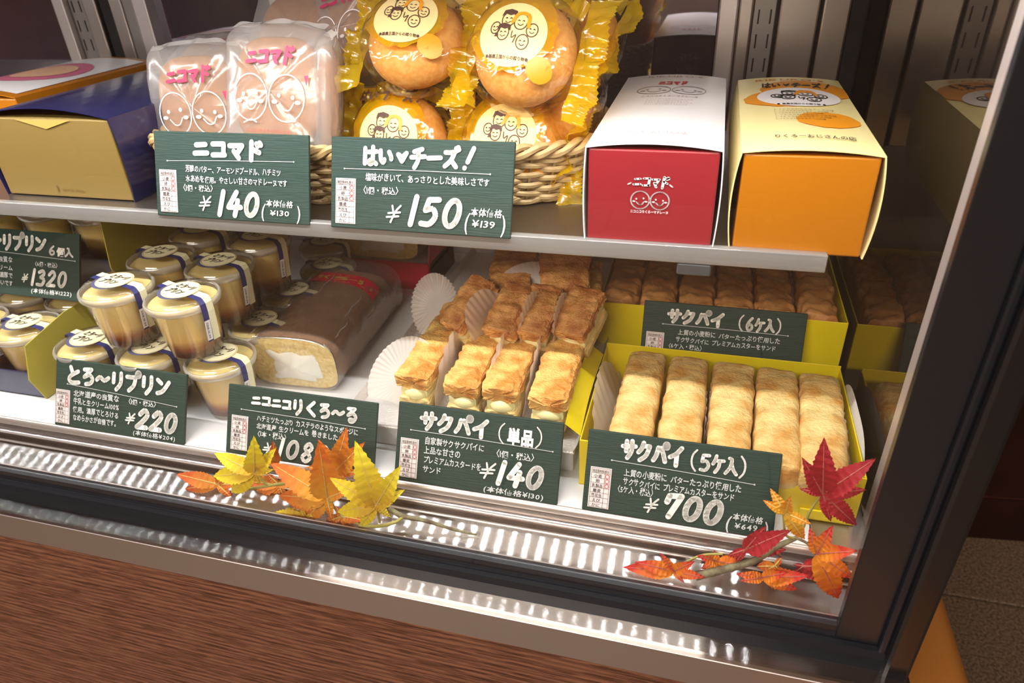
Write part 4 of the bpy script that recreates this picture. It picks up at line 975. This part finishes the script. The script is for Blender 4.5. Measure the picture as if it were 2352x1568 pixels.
cup0 = make_cup('x', (0, 0, 0)); first = [True]
def cup(label, x, y, z, rz=0, group='pudding cups piled left of the roll cake'):
    if first[0]: c = cup0; first[0] = False
    else: c = dup(cup0)
    c.location = (x, y, z); c.rotation_euler = (0, 0, math.radians(rz)); tag(c, label, 'pudding', group); return c
L1 = .0005; L2 = .0660
lo = 'bottom layer of the pudding pile'
for lb, x, y, rz in (('front row right, beside the roll cake', -.4285, .4620, 0), ('front row centre, behind the ¥220 card', -.5045, .4600, 3), ('front row left, under the top left cup', -.5790, .4600, 2),
                     ('right column second, next to the roll cake', -.4270, .5300, -3), ('right column third from the front', -.4290, .5980, 2), ('right column fourth, before the white back panel', -.4230, .6680, 1),
                     ('farthest back beside the open red box', -.4620, .7320, 4), ('middle of the second row', -.5010, .5290, 0), ('left end of the second row', -.5740, .5290, 0), ('middle of the third row', -.5010, .5990, 0), ('left end of the third row', -.5740, .5990, 0)):
    cup('pudding cup in the %s, %s' % (lo.replace('of the pudding pile', 'layer').replace('bottom layer layer', 'bottom layer'), lb), x, y, L1, rz)
for lb, x, y, rz in (('front left', -.5255, .4660, 0), ('front right', -.4475, .4600, -4), ('middle left', -.5290, .5330, 3), ('middle right', -.4545, .5260, 0), ('back left', -.5300, .5990, 2), ('back right', -.4520, .5920, -3)):
    cup('pudding cup on the top layer of the pile, %s' % lb, x, y, L2, rz)
# blue trays at the left
def blue_tray(label, x0, x1, y0, y1, z0, hf, hs, slopeb=.02):
    t = thing('pudding_tray', label, 'box', ((x0+x1)/2, (y0+y1)/2, z0)); 
    def w(b, n, m): return b.build(n, m, t, world=True)
    w(B().box(x0, x1, y0, y1, z0, z0+.0012), 'tray_floor', NAVY_DK)
    w(B().bbox(x0, x1, y0, y0+.0015, z0, z0+hf, .0004, 1), 'front_wall', NAVY_DK)
    w(B().bbox(x0, x0+.0015, y0+.0016, y1, z0, z0+hf, .0004, 1), 'side_wall', NAVY_DK)
    b = B(); X = x1; P = [(y0-.001, z0), (y0-.009, z0+hf*.95), (y0+.002, z0+hs*.86), (y0+.055, z0+hs), (y1, z0+hs), (y1, z0)]
    b.v = [V((X, y, z)) for y, z in P]+[V((X+.0012, y, z)) for y, z in P]; n = len(P)
    b.f = [tuple(range(n)), tuple(range(n, 2*n))[::-1]]+[(i, n+i, n+(i+1) % n, (i+1) % n) for i in range(n)]
    w(b, 'gold_side_flap', OLIVE); return t
blue_tray('navy tray of pudding cups with olive gold flap, front left on the deck', -.80, -.634, .4335, .60, .0008, .030, .072)
gt = 'pudding cups in the front navy tray'
for lb, x, y in (('right front', -.6720, .4720), ('right second', -.6720, .5420), ('left front', -.7440, .4720), ('left second', -.7440, .5420)):
    cup('pudding cup in the front navy tray, %s place' % lb, x, y, .0028, 5, gt)
rs = thing('display_riser', 'dark riser under the raised navy tray at the left', 'stand', (-.7, .66, 0))
wv(B().bbox(-.85, -.604, .606, .76, .0005, .048, .001, 1), 'riser_block', BLACK, rs)
blue_tray('raised navy tray of pudding cups behind the ¥1320 card', -.84, -.603, .545, .74, .0485, .060, .145)
gt = 'pudding cups in the raised navy tray'
for lb, x in (('rightmost', -.6405), ('second from right', -.7100), ('third from right', -.7795)):
    cup('pudding cup in the raised navy tray, %s' % lb, x, .583, .092, 5, gt)
    wv(B().bbox(x-.02, x+.02, .562, .604, .0500, .0915, .001, 1), 'cup_support', LINER, [o for o in COL.objects if o.name.startswith('pudding_tray')][-1])

# ------------------------------------------------------------------ wicker basket
BC = V((-.293, .598, SZ)); BA, BB_, BH = .203, .0905, .047
bk = thing('wicker_basket', 'long oval tan wicker basket holding wrapped cakes and buns', 'basket', BC, rot=(0, 0, math.radians(5)))
def rim(th, k=1.): 
    c, s_ = math.cos(th), math.sin(th); e = .52
    return V((BA*k*math.copysign(abs(c)**e, c), (BB_-(1-k)*BA)*math.copysign(abs(s_)**e, s_), 0))
NS = 54; ks = lambda h: .94+.06*h**.8
def arc_angles(n):
    # even spacing along the oval
    M_ = 720; pts = [rim(2*math.pi*i/M_) for i in range(M_+1)]; cum = [0]
    for i in range(M_): cum.append(cum[-1]+(pts[i+1]-pts[i]).length)
    out = []; j = 0
    for k in range(n+1):
        t = cum[-1]*k/n
        while j < M_-1 and cum[j+1] < t: j += 1
        out.append(2*math.pi*(j+(t-cum[j])/max(cum[j+1]-cum[j], 1e-9))/M_)
    return out
ANG = arc_angles(NS*6)
for row in range(11):
    h = (row+.6)/11.4; pts = []
    for i, th in enumerate(ANG):
        p = rim(th, ks(h)); n = V((p.x/BA**2, p.y/BB_**2, 0)).normalized()
        wob = math.sin(math.pi*i/6+math.pi*(row % 2)); pts.append(p+n*(.0026*wob)+V((0, 0, h*BH+.0006*math.sin(i*.37+row))))
    B().tube(pts, .0025, 6, False).build('weaver', WICKER, bk, True)
for k in range(3):
    pts = []
    for i, th in enumerate(ANG):
        p = rim(th, 1.01); n = V((p.x/BA**2, p.y/BB_**2, 0)).normalized(); a = i*2*math.pi/14+k*2*math.pi/3
        pts.append(p+n*(.0042*math.cos(a))+V((0, 0, BH+.001+.0040*math.sin(a))))
    B().tube(pts, .0029, 6, False).build('rim_strand', WICKER, bk, True)
for k in range(2):
    pts = []
    for i, th in enumerate(ANG):
        p = rim(th, .945); n = V((p.x/BA**2, p.y/BB_**2, 0)).normalized(); a = i*2*math.pi/12+k*math.pi
        pts.append(p+n*(.0026*math.cos(a))+V((0, 0, .0048+.0024*math.sin(a))))
    B().tube(pts, .0024, 6, False).build('foot_strand', WICKER, bk, True)
for i in range(NS):
    th = ANG[i*6+3]; 
    B().tube([rim(th, ks(h))+V((0, 0, h*BH)) for h in (.03, .3, .6, .98)], .0017, 5).build('stake', WICKER, bk, True)
B().grid(lambda u, v: tuple(rim(2*math.pi*u, .93)*v+V((0, 0, .004+.0006*math.sin(v*60+u*90)))), 60, 10).build('basket_floor', WICKER, bk, True)

# ------------------------------------------------------------------ wrapped madeleines
def frame_at(c, lean, yaw, roll=0):
    """x right, y up, z toward the viewer"""
    return Matrix.Translation(c) @ Matrix.Rotation(yaw, 4, 'Z') @ Matrix.Rotation(math.pi/2-lean, 4, 'X') @ Matrix.Rotation(roll, 4, 'Z')
def rrect(W, H, e=3., n=36): return [(W/2*math.copysign(abs(math.cos(a))**(2/e), math.cos(a)), H/2*math.copysign(abs(math.sin(a))**(2/e), math.sin(a))) for a in [2*math.pi*i/n for i in range(n)]]
def madeleine_pack(label, c, lean, yaw, roll=0, W=.082, H=.089, prints=True, bagw=1.22, bagh=1.22):
    q = thing('wrapped_madeleine', label, 'cake', group='wrapped cakes in the basket', mw=frame_at(c, lean, yaw, roll))
    o = rrect(W, H, 3.2); n = len(o); D = .020
    b = B()
    def f(u, v):
        x, y = o[int(round(u*n)) % n]; e = (v-.5)*math.pi; s_ = math.cos(e)**.45
        return (x*s_, y*s_, D/2*math.sin(e))
    b.grid(f, n, 12).build('madeleine', MADELEINE, q, True)
    bo = rrect(W*bagw, H*bagh, 6, 44); n2 = len(bo); b = B(); sd = sum(ord(k_) for k_ in label) % 50
    def g(u, v):
        x, y = bo[int(round(u*n2)) % n2]; e = (v-.5)*math.pi; s_ = math.cos(e)**.30; k = max(abs(x)/(W*bagw/2), abs(y)/(H*bagh/2))
        dz = .0025*noise.noise(V((x*60, y*60, sd)))*(.3+k); inner = min(1, math.hypot(x*s_/(W*.5), y*s_/(H*.5)))
        return (x*s_*(1+.03*noise.noise(V((y*70, sd, 0)))), y*s_*(1+.04*noise.noise(V((x*70, 5, sd)))), (D/2+.0035)*math.sin(e)*(1-.55*max(0, inner-.7))+dz)
    b.grid(g, n2, 18).build('milky_bag', MILKY, q, True)
    # gathered ends of the bag
    for s_ in (-1, 1):
        bb = B(); bb.grid(lambda u, v: ((u-.5)*W*bagw*.9, s_*(H*bagh*.46+.008*v*(.6+.7*noise.noise(V((u*5, sd, s_))))+.004*math.sin(u*3.1)), .0035*math.sin(u*19+s_+sd)*(1-v*.3)-.006*v), 50, 3)
        bb.build('bag_end', MILKY2, q, True)
    if prints:
        mp = lambda off: (lambda x, y: (x, y, D/2+.0048+off-.9*(x*x+y*y*.6)))
        p = P2(); smilies(p, 0, -.006, .0165, .0010, 1.12)
        p.stroke([(-.024, -.0265), (-.0165, -.0235), (-.011, -.0258)], .0010); p.build('face_outlines', WHITEINK, q, mp(.0))
        p = P2(); p.brush('ニコマド', -.022, .0185, .0125, .046, .0030, .15, .06); p.poly([(.0335, .012), (.0375, .0125), (.036, .004)])
        p.build('magenta_lettering', PINKINK, q, mp(.0004))
        p = P2(); p.text('ニコニコりくろーマドレーヌ', -.021, -.0335, .0028, .042, .01, jit=0); p.build('red_lettering', REDINK, q, mp(.0002))
    return q
R_ = math.radians
madeleine_pack('milky bag with two smiling faces, right and upright in front of the basket left end', py(640, 213, .535), R_(20), R_(-2), R_(-1))
madeleine_pack('milky bag with two smiling faces, tucked left behind the upright one', py(462, 246, .560), R_(14), R_(3), R_(2))
madeleine_pack('milky bag lying flat on top behind the two printed faces', py(500, 140, .615), R_(68), R_(6), prints=False, W=.08, H=.07)
madeleine_pack('milky bag turned edgewise beside the yellow bun bags', py(752, 225, .565), R_(10), R_(-62), R_(4), prints=True)
madeleine_pack('brightly lit milky bag heaped at the back of the basket', py(690, 90, .635), R_(40), R_(10), R_(-8), prints=False)
madeleine_pack('brightly lit milky bag leaning against the rear bun bags', py(800, 75, .64), R_(25), R_(-18), R_(12), prints=True)
# ------------------------------------------------------------------ wrapped buns
def bun_pack(label, c, lean, yaw, roll=0, R=.0405, fins=(1, -1), txt=True, detail=True):
    q = thing('wrapped_bun', label, 'bun', group='wrapped buns in the basket', mw=frame_at(c, lean, yaw, roll)); T_ = .024; 
    sd = sum(ord(ch) for ch in label) % 40
    b = B(); b.grid(lambda u, v: (R*math.cos(2*math.pi*u)*math.cos((v-.5)*math.pi)**.55, R*math.sin(2*math.pi*u)*math.cos((v-.5)*math.pi)**.55, T_*math.sin((v-.5)*math.pi)*(.9 if v > .5 else .8)), 40, 18)
    b.build('bun', BUN, q, True)
    RW, RH, RZ = R*1.18, R*1.16, T_*1.18
    def bz(x, y): 
        k = 1-min(.96, (x/RW)**2+(y/RH)**2); return RZ*k**.40
    b = B()
    def g(u, v):
        a = 2*math.pi*u; e = (v-.5)*math.pi; s_ = math.cos(e)**.6 if 0 < v < 1 else 0; x = RW*math.cos(a)*s_; y = RH*math.sin(a)*s_
        rdg = .0016*noise.noise(V((math.cos(a)*4, math.sin(a)*4, sd+v*2)))+.0010*abs(noise.noise(V((x*160, y*160, sd))))
        p = V((x, y, RZ*math.sin(e))); return p*(1+rdg*9)
    b.grid(g, 72, 30).build('clear_bag', CELLO_Y, q, True)
    mp = lambda off: (lambda x, y: (x, y, bz(x, y)*1.03+.0012+off))
    def sub_disc(cx, cy, rx, ry, rag=.0): return P2().disc(cx, cy, rx, ry, 44, 8, rag)
    sub_disc(-.0035, .006, .0345, .0315, .035).build('yellow_patch', YFILM, q, mp(.0))
    sub_disc(.0235, -.0205, .0095, .0090, .02).build('orange_dot', mat('orange_dot_print', (220, 140, 14), .4), q, mp(.0003))
    lab = sub_disc(-.002, .002, .0268, .0245).build('cream_label', mat('cream_label_print', (240, 212, 146), .5), q, mp(.0006))
    l, h, o = P2(), P2(), P2(); family(l, h, o, -.0015, .0050, .0226); l.text('●酪農王国からの贈り物●', -.0195, -.0172, .0031, .035, .02, jit=0)
    l.build('brown_drawing', BROWNINK, lab, mp(.0011)); h.build('hair_drawing', BROWNINK, lab, mp(.0013)); o.build('blond_drawing', ORANGEINK, lab, mp(.0013))
    if txt:
        p = P2(); p.brush('はい', -.034, .0300, .0095, .020, .0020, .1); p.brush('チーズ!', -.010, .0315, .0110, .038, .0022, .05); 
        p.build('brown_lettering', BROWNINK, q, lambda x, y: (x, y*.97, bz(x*.9, y*.82)*1.06+.0016))
    for s_ in fins:
        bb = B()
        def f(u, v):
            y = (u-.5)*R*2.3; tooth = .0016*(abs((u*34) % 1-.5)*2)*v
            x = s_*(R*1.02+.020*v+tooth+.003*noise.noise(V((u*5, s_, sd))))
            return (x, y*(1+.12*v), .0055*math.sin(u*17+sd)*v+.0025*math.sin(u*41+sd*2)*v+.003*noise.noise(V((u*9, v*4, sd))))
        bb.grid(f, 136, 8).build('crinkled_fin', YFILM, q, True)
    # gathered film at the top edge
    bb = B(); bb.grid(lambda u, v: ((u-.5)*R*1.9*(1+.1*v), R*(.98+.30*v)-.25*((u-.5)*R*2)**2/R, .0045*math.sin(u*21+sd)*v+.002*math.sin(u*47)*v), 80, 6).build('top_fold', YFILM if sd % 2 else CELLO_Y, q, True)
    return q
bun_pack('wrapped cheese bun, lower left of the four labelled ones', py(926, 326, .566), R_(22), R_(0), R_(-3))
bun_pack('wrapped cheese bun, lower right of the four labelled ones', py(1186, 330, .566), R_(26), R_(-3), R_(-2))
bun_pack('wrapped cheese bun, upper left of the four labelled ones', py(958, 100, .575), R_(48), R_(4), R_(-6), txt=False, fins=(1, -1))
bun_pack('wrapped cheese bun, upper right of the four labelled ones', py(1208, 126, .556), R_(34), R_(-6), R_(-5), txt=False, fins=(1, -1))
bun_pack('wrapped cheese bun brightly lit at the back of the heap', py(1110, 40, .65), R_(55), R_(0), R_(15), txt=True)
bun_pack('wrapped cheese bun at the back right end of the basket', py(1330, 110, .65), R_(35), R_(-50), R_(5), txt=False)
bun_pack('wrapped cheese bun at the right rim beside the red carton', py(1300, 250, .60), R_(20), R_(-70), R_(0), txt=False)

# ------------------------------------------------------------------ maple garlands
def leaf_mat(name, c_in, c_out, c_third=None):
    m = bpy.data.materials.new(name); m.use_nodes = True; N = m.node_tree.nodes; L = m.node_tree.links; b = N['Principled BSDF']
    at = N.new('ShaderNodeAttribute'); at.attribute_name = 'along'
    tc = N.new('ShaderNodeTexCoord'); n = N.new('ShaderNodeTexNoise'); n.inputs['Scale'].default_value = 90; L.new(tc.outputs['Object'], n.inputs['Vector'])
    ma = N.new('ShaderNodeMath'); ma.operation = 'MULTIPLY_ADD'; ma.inputs[1].default_value = .8; L.new(n.outputs['Fac'], ma.inputs[0]); L.new(at.outputs['Fac'], ma.inputs[2])
    sb = N.new('ShaderNodeMath'); sb.operation = 'SUBTRACT'; sb.inputs[1].default_value = .4; L.new(ma.outputs[0], sb.inputs[0])
    r = N.new('ShaderNodeValToRGB'); e = r.color_ramp.elements; e[0].position = .15; e[0].color = lin(c_in)+(1,); e[1].position = .85; e[1].color = lin(c_out)+(1,)
    L.new(sb.outputs[0], r.inputs[0]); L.new(r.outputs[0], b.inputs['Base Color']); b.inputs['Roughness'].default_value = .6
    n2 = N.new('ShaderNodeTexNoise'); n2.inputs['Scale'].default_value = 260; L.new(tc.outputs['Object'], n2.inputs['Vector'])
    bp = N.new('ShaderNodeBump'); bp.inputs['Strength'].default_value = .5; bp.inputs['Distance'].default_value = .001; L.new(n2.outputs['Fac'], bp.inputs['Height']); L.new(bp.outputs[0], b.inputs['Normal'])
    tl = N.new('ShaderNodeBsdfTranslucent'); L.new(r.outputs[0], tl.inputs[0]); mx = N.new('ShaderNodeMixShader'); mx.inputs[0].default_value = .25
    L.new(b.outputs[0], mx.inputs[1]); L.new(tl.outputs[0], mx.inputs[2]); L.new(mx.outputs[0], N['Material Output'].inputs[0])
    return m
LY = leaf_mat('yellow_leaf', (228, 186, 44), (250, 232, 46)); LO = leaf_mat('orange_leaf', (236, 172, 50), (224, 112, 28)); LOD = leaf_mat('burnt_orange_leaf', (226, 140, 40), (206, 84, 24))
LR = leaf_mat('red_leaf', (190, 36, 50), (166, 18, 36)); LRO = leaf_mat('red_orange_leaf', (244, 150, 30), (206, 36, 26)); LRY = leaf_mat('amber_leaf', (240, 190, 50), (232, 140, 30))
def leaf(parent, c, tips, Yc, m, label, dY=0, wid=.34, vein=VEIN, spread=0.010):
    """c / tips in pixels; the leaf is a cupped palmate sheet around depth Yc"""
    c3 = py(*c, Yc); nrm = (CAM-c3).normalized(); b = B(); al = []; vb = B(); rnd = random.Random(c[0]*7+c[1])
    for ti, tp in enumerate(tips):
        y = Yc+dY+rnd.uniform(-spread, spread)
        if tp[1] > c[1]: y = min(y, Yc)-0.000
        t3 = py(*tp, y); d = t3-c3; Ln = d.length; side = d.cross(nrm).normalized(); up = side.cross(d).normalized()
        if up.dot(nrm) < 0: up = -up
        N_ = 26; W_ = wid*Ln if Ln > .012 else .4*Ln; base = len(b.v)
        for i in range(N_+1):
            t = i/N_; h = W_/2*(math.sin(math.pi*min(1, t**.75))**.85*(1-.25*t)+.16*(1-t))
            tooth = 1+(.13 if i % 2 else -.05)*(t > .2)*(t < .98); h *= tooth
            mid = c3+d*t+up*(.10*Ln*math.sin(math.pi*t)-.0*t)
            for s_, k in ((-1, 1), (-.5, .5), (0, 0), (.5, .5), (1, 1)):
                wv_ = .0006*math.sin(i*1.9+s_*2)
                b.v.append(mid+side*(h*s_)+up*(.22*h*k+wv_)); al.append(t)
        for i in range(N_):
            for k in range(4): a0 = base+i*5+k; b.f.append((a0, a0+1, a0+6, a0+5))
        vb.tube([c3+d*t+up*(.10*Ln*math.sin(math.pi*t)+.0003) for t in (0, .2, .4, .6, .8, .95)], [.00065, .0006, .0005, .0004, .0003, .0001], 5)
    o = b.build('leaf', m, parent, True, world=True); at = o.data.attributes.new('along', 'FLOAT', 'POINT'); at.data.foreach_set('value', al); o['label'] = label
    q = vb.build('veins', vein, o, True); q.data.transform(Matrix.Translation(-V(parent.location)))
    return o
def stem(parent, pts, r, m, name='stem', Y=None):
    P = smooth([tuple(py(x, y, Yp)) for x, y, Yp in pts], 5); n = len(P)
    rr = r if not isinstance(r, tuple) else [r[0]+(r[1]-r[0])*i/(n-1) for i in range(n)]
    return B().tube(P, rr, 7).build(name, m, parent, True, world=True)
g = thing('maple_garland', 'yellow and orange artificial maple spray on the steel sill, centre left', 'decoration', py(880, 1190, .378))
leaf(g, (500, 1112), [(405, 1088), (425, 1122), (470, 1095), (520, 1078), (560, 1110), (535, 1145)], .380, LOD, 'burnt orange leaf at the far left')
leaf(g, (640, 1112), [(572, 1132), (560, 1105), (610, 1085), (668, 1085), (690, 1105), (655, 1148), (580, 1150)], .392, LOD, 'orange leaf half hidden in the middle', wid=.36)
leaf(g, (585, 1085), [(492, 1040), (583, 1000), (634, 1028), (630, 1078), (598, 1112), (532, 1130), (490, 1093)], .374, LY, 'bright yellow leaf, left')
leaf(g, (768, 1083), [(797, 980), (730, 1008), (838, 1015), (830, 1085), (704, 1072), (800, 1130)], .386, LO, 'orange leaf standing before the ¥1080 card', wid=.34)
leaf(g, (630, 1065), [(627, 1012), (640, 1062)], .388, LOD, 'thin orange leaf tip')
leaf(g, (752, 1143), [(620, 1062), (731, 1012), (640, 1138), (665, 1158), (700, 1192), (762, 1196), (810, 1120)], .372, LO, 'large orange leaf in the middle', wid=.35)
leaf(g, (700, 1190), [(608, 1186), (640, 1176), (690, 1165), (740, 1180), (758, 1226), (640, 1200)], .366, LY, 'low yellow leaf against the glass', wid=.36)
leaf(g, (785, 1185), [(745, 1200), (770, 1160), (822, 1170), (840, 1195), (830, 1228), (760, 1215)], .370, LOD, 'low orange leaf on the sill', wid=.4)
leaf(g, (864, 1160), [(815, 1011), (756, 1096), (921, 1068), (930, 1124), (898, 1188), (829, 1207), (775, 1175)], .366, LY, 'large bright yellow leaf, right', wid=.34)
stem(g, [(590, 1088, .375), (615, 1112, .376), (650, 1112, .378), (700, 1108, .378)], .0011, STEM)
stem(g, [(545, 1128, .378), (600, 1118, .376), (680, 1108, .376), (740, 1128, .374)], .0013, STEM)
stem(g, [(755, 1145, .371), (785, 1185, .369), (830, 1205, .368)], .0011, STEM)
stem(g, [(866, 1162, .366), (872, 1200, .366)], .0010, STEM)
stem(g, [(825, 1208, .366), (870, 1208, .366), (905, 1200, .368), (925, 1188, .372)], .0015, STEM)
stem(g, [(895, 1168, .376), (925, 1185, .373), (975, 1195, .373), (1040, 1215, .376), (1095, 1228, .378)], (.0026, .0008), BARK, 'twig')
g = thing('maple_garland', 'red and orange artificial maple spray in the right corner of the case', 'decoration', py(1780, 1290, .378))
leaf(g, (1712, 1262), [(1760, 1207), (1818, 1216), (1672, 1275), (1806, 1262), (1690, 1290)], .378, LR, 'crimson leaf seen edge-on in the middle', wid=.34, vein=VEIN_R)
leaf(g, (1650, 1290), [(1600, 1275), (1640, 1262), (1700, 1278), (1720, 1300), (1610, 1305), (1660, 1310)], .382, LRO, 'red leaf low beside the twig', wid=.4, vein=VEIN_R)
leaf(g, (1780, 1300), [(1795, 1280), (1755, 1312), (1738, 1300), (1800, 1312)], .388, LOD, 'dim orange leaf behind the twig', wid=.5)
leaf(g, (1846, 1300), [(1822, 1296), (1870, 1282), (1905, 1300), (1862, 1330), (1820, 1318), (1900, 1335)], .382, LR, 'dark red leaf behind, right', wid=.45, vein=VEIN_R)
leaf(g, (1548, 1312), [(1432, 1302), (1458, 1290), (1516, 1269), (1596, 1288), (1620, 1326), (1572, 1338), (1535, 1298)], .372, LRO, 'red and amber leaf at the left end', wid=.33, vein=VEIN_R)
leaf(g, (1752, 1326), [(1690, 1318), (1700, 1334), (1735, 1338), (1832, 1354), (1860, 1322), (1810, 1314)], .370, LRO, 'flat orange-red leaf on the sill', wid=.35, vein=VEIN_R)
leaf(g, (1890, 1134), [(1893, 1004), (1842, 1050), (2012, 1052), (1836, 1122), (1990, 1124), (1908, 1197), (1968, 1206)], .392, LR, 'large crimson leaf standing against the yellow box', wid=.35, vein=VEIN_R, spread=.004)
leaf(g, (1804, 1178), [(1768, 1120), (1752, 1148), (1816, 1138), (1865, 1204), (1848, 1238), (1815, 1190)], .376, LRY, 'small amber yellow leaf', wid=.36)
leaf(g, (1876, 1272), [(1859, 1210), (1913, 1206), (1970, 1264), (1962, 1328), (1925, 1374), (1868, 1250)], .372, LRO, 'orange and red leaf drooping at the right', wid=.38, vein=VEIN_R)
stem(g, [(1598, 1322, .374), (1660, 1308, .375), (1730, 1288, .376), (1785, 1255, .378), (1828, 1235, .380)], (.0036, .0016), BARK, 'twig')
stem(g, [(1828, 1235, .380), (1805, 1228, .378), (1800, 1182, .377)], .0009, STEM)
stem(g, [(1828, 1235, .380), (1855, 1248, .376), (1874, 1272, .373)], .0010, BARK)
stem(g, [(1840, 1225, .384), (1860, 1175, .390), (1886, 1136, .392)], .0009, STEM)
stem(g, [(1828, 1235, .380), (1836, 1222, .382), (1830, 1215, .382)], .0010, BARK)
stem(g, [(1560, 1300, .374), (1610, 1275, .378), (1660, 1272, .380)], .0009, STEM)
bpy.context.view_layer.update()
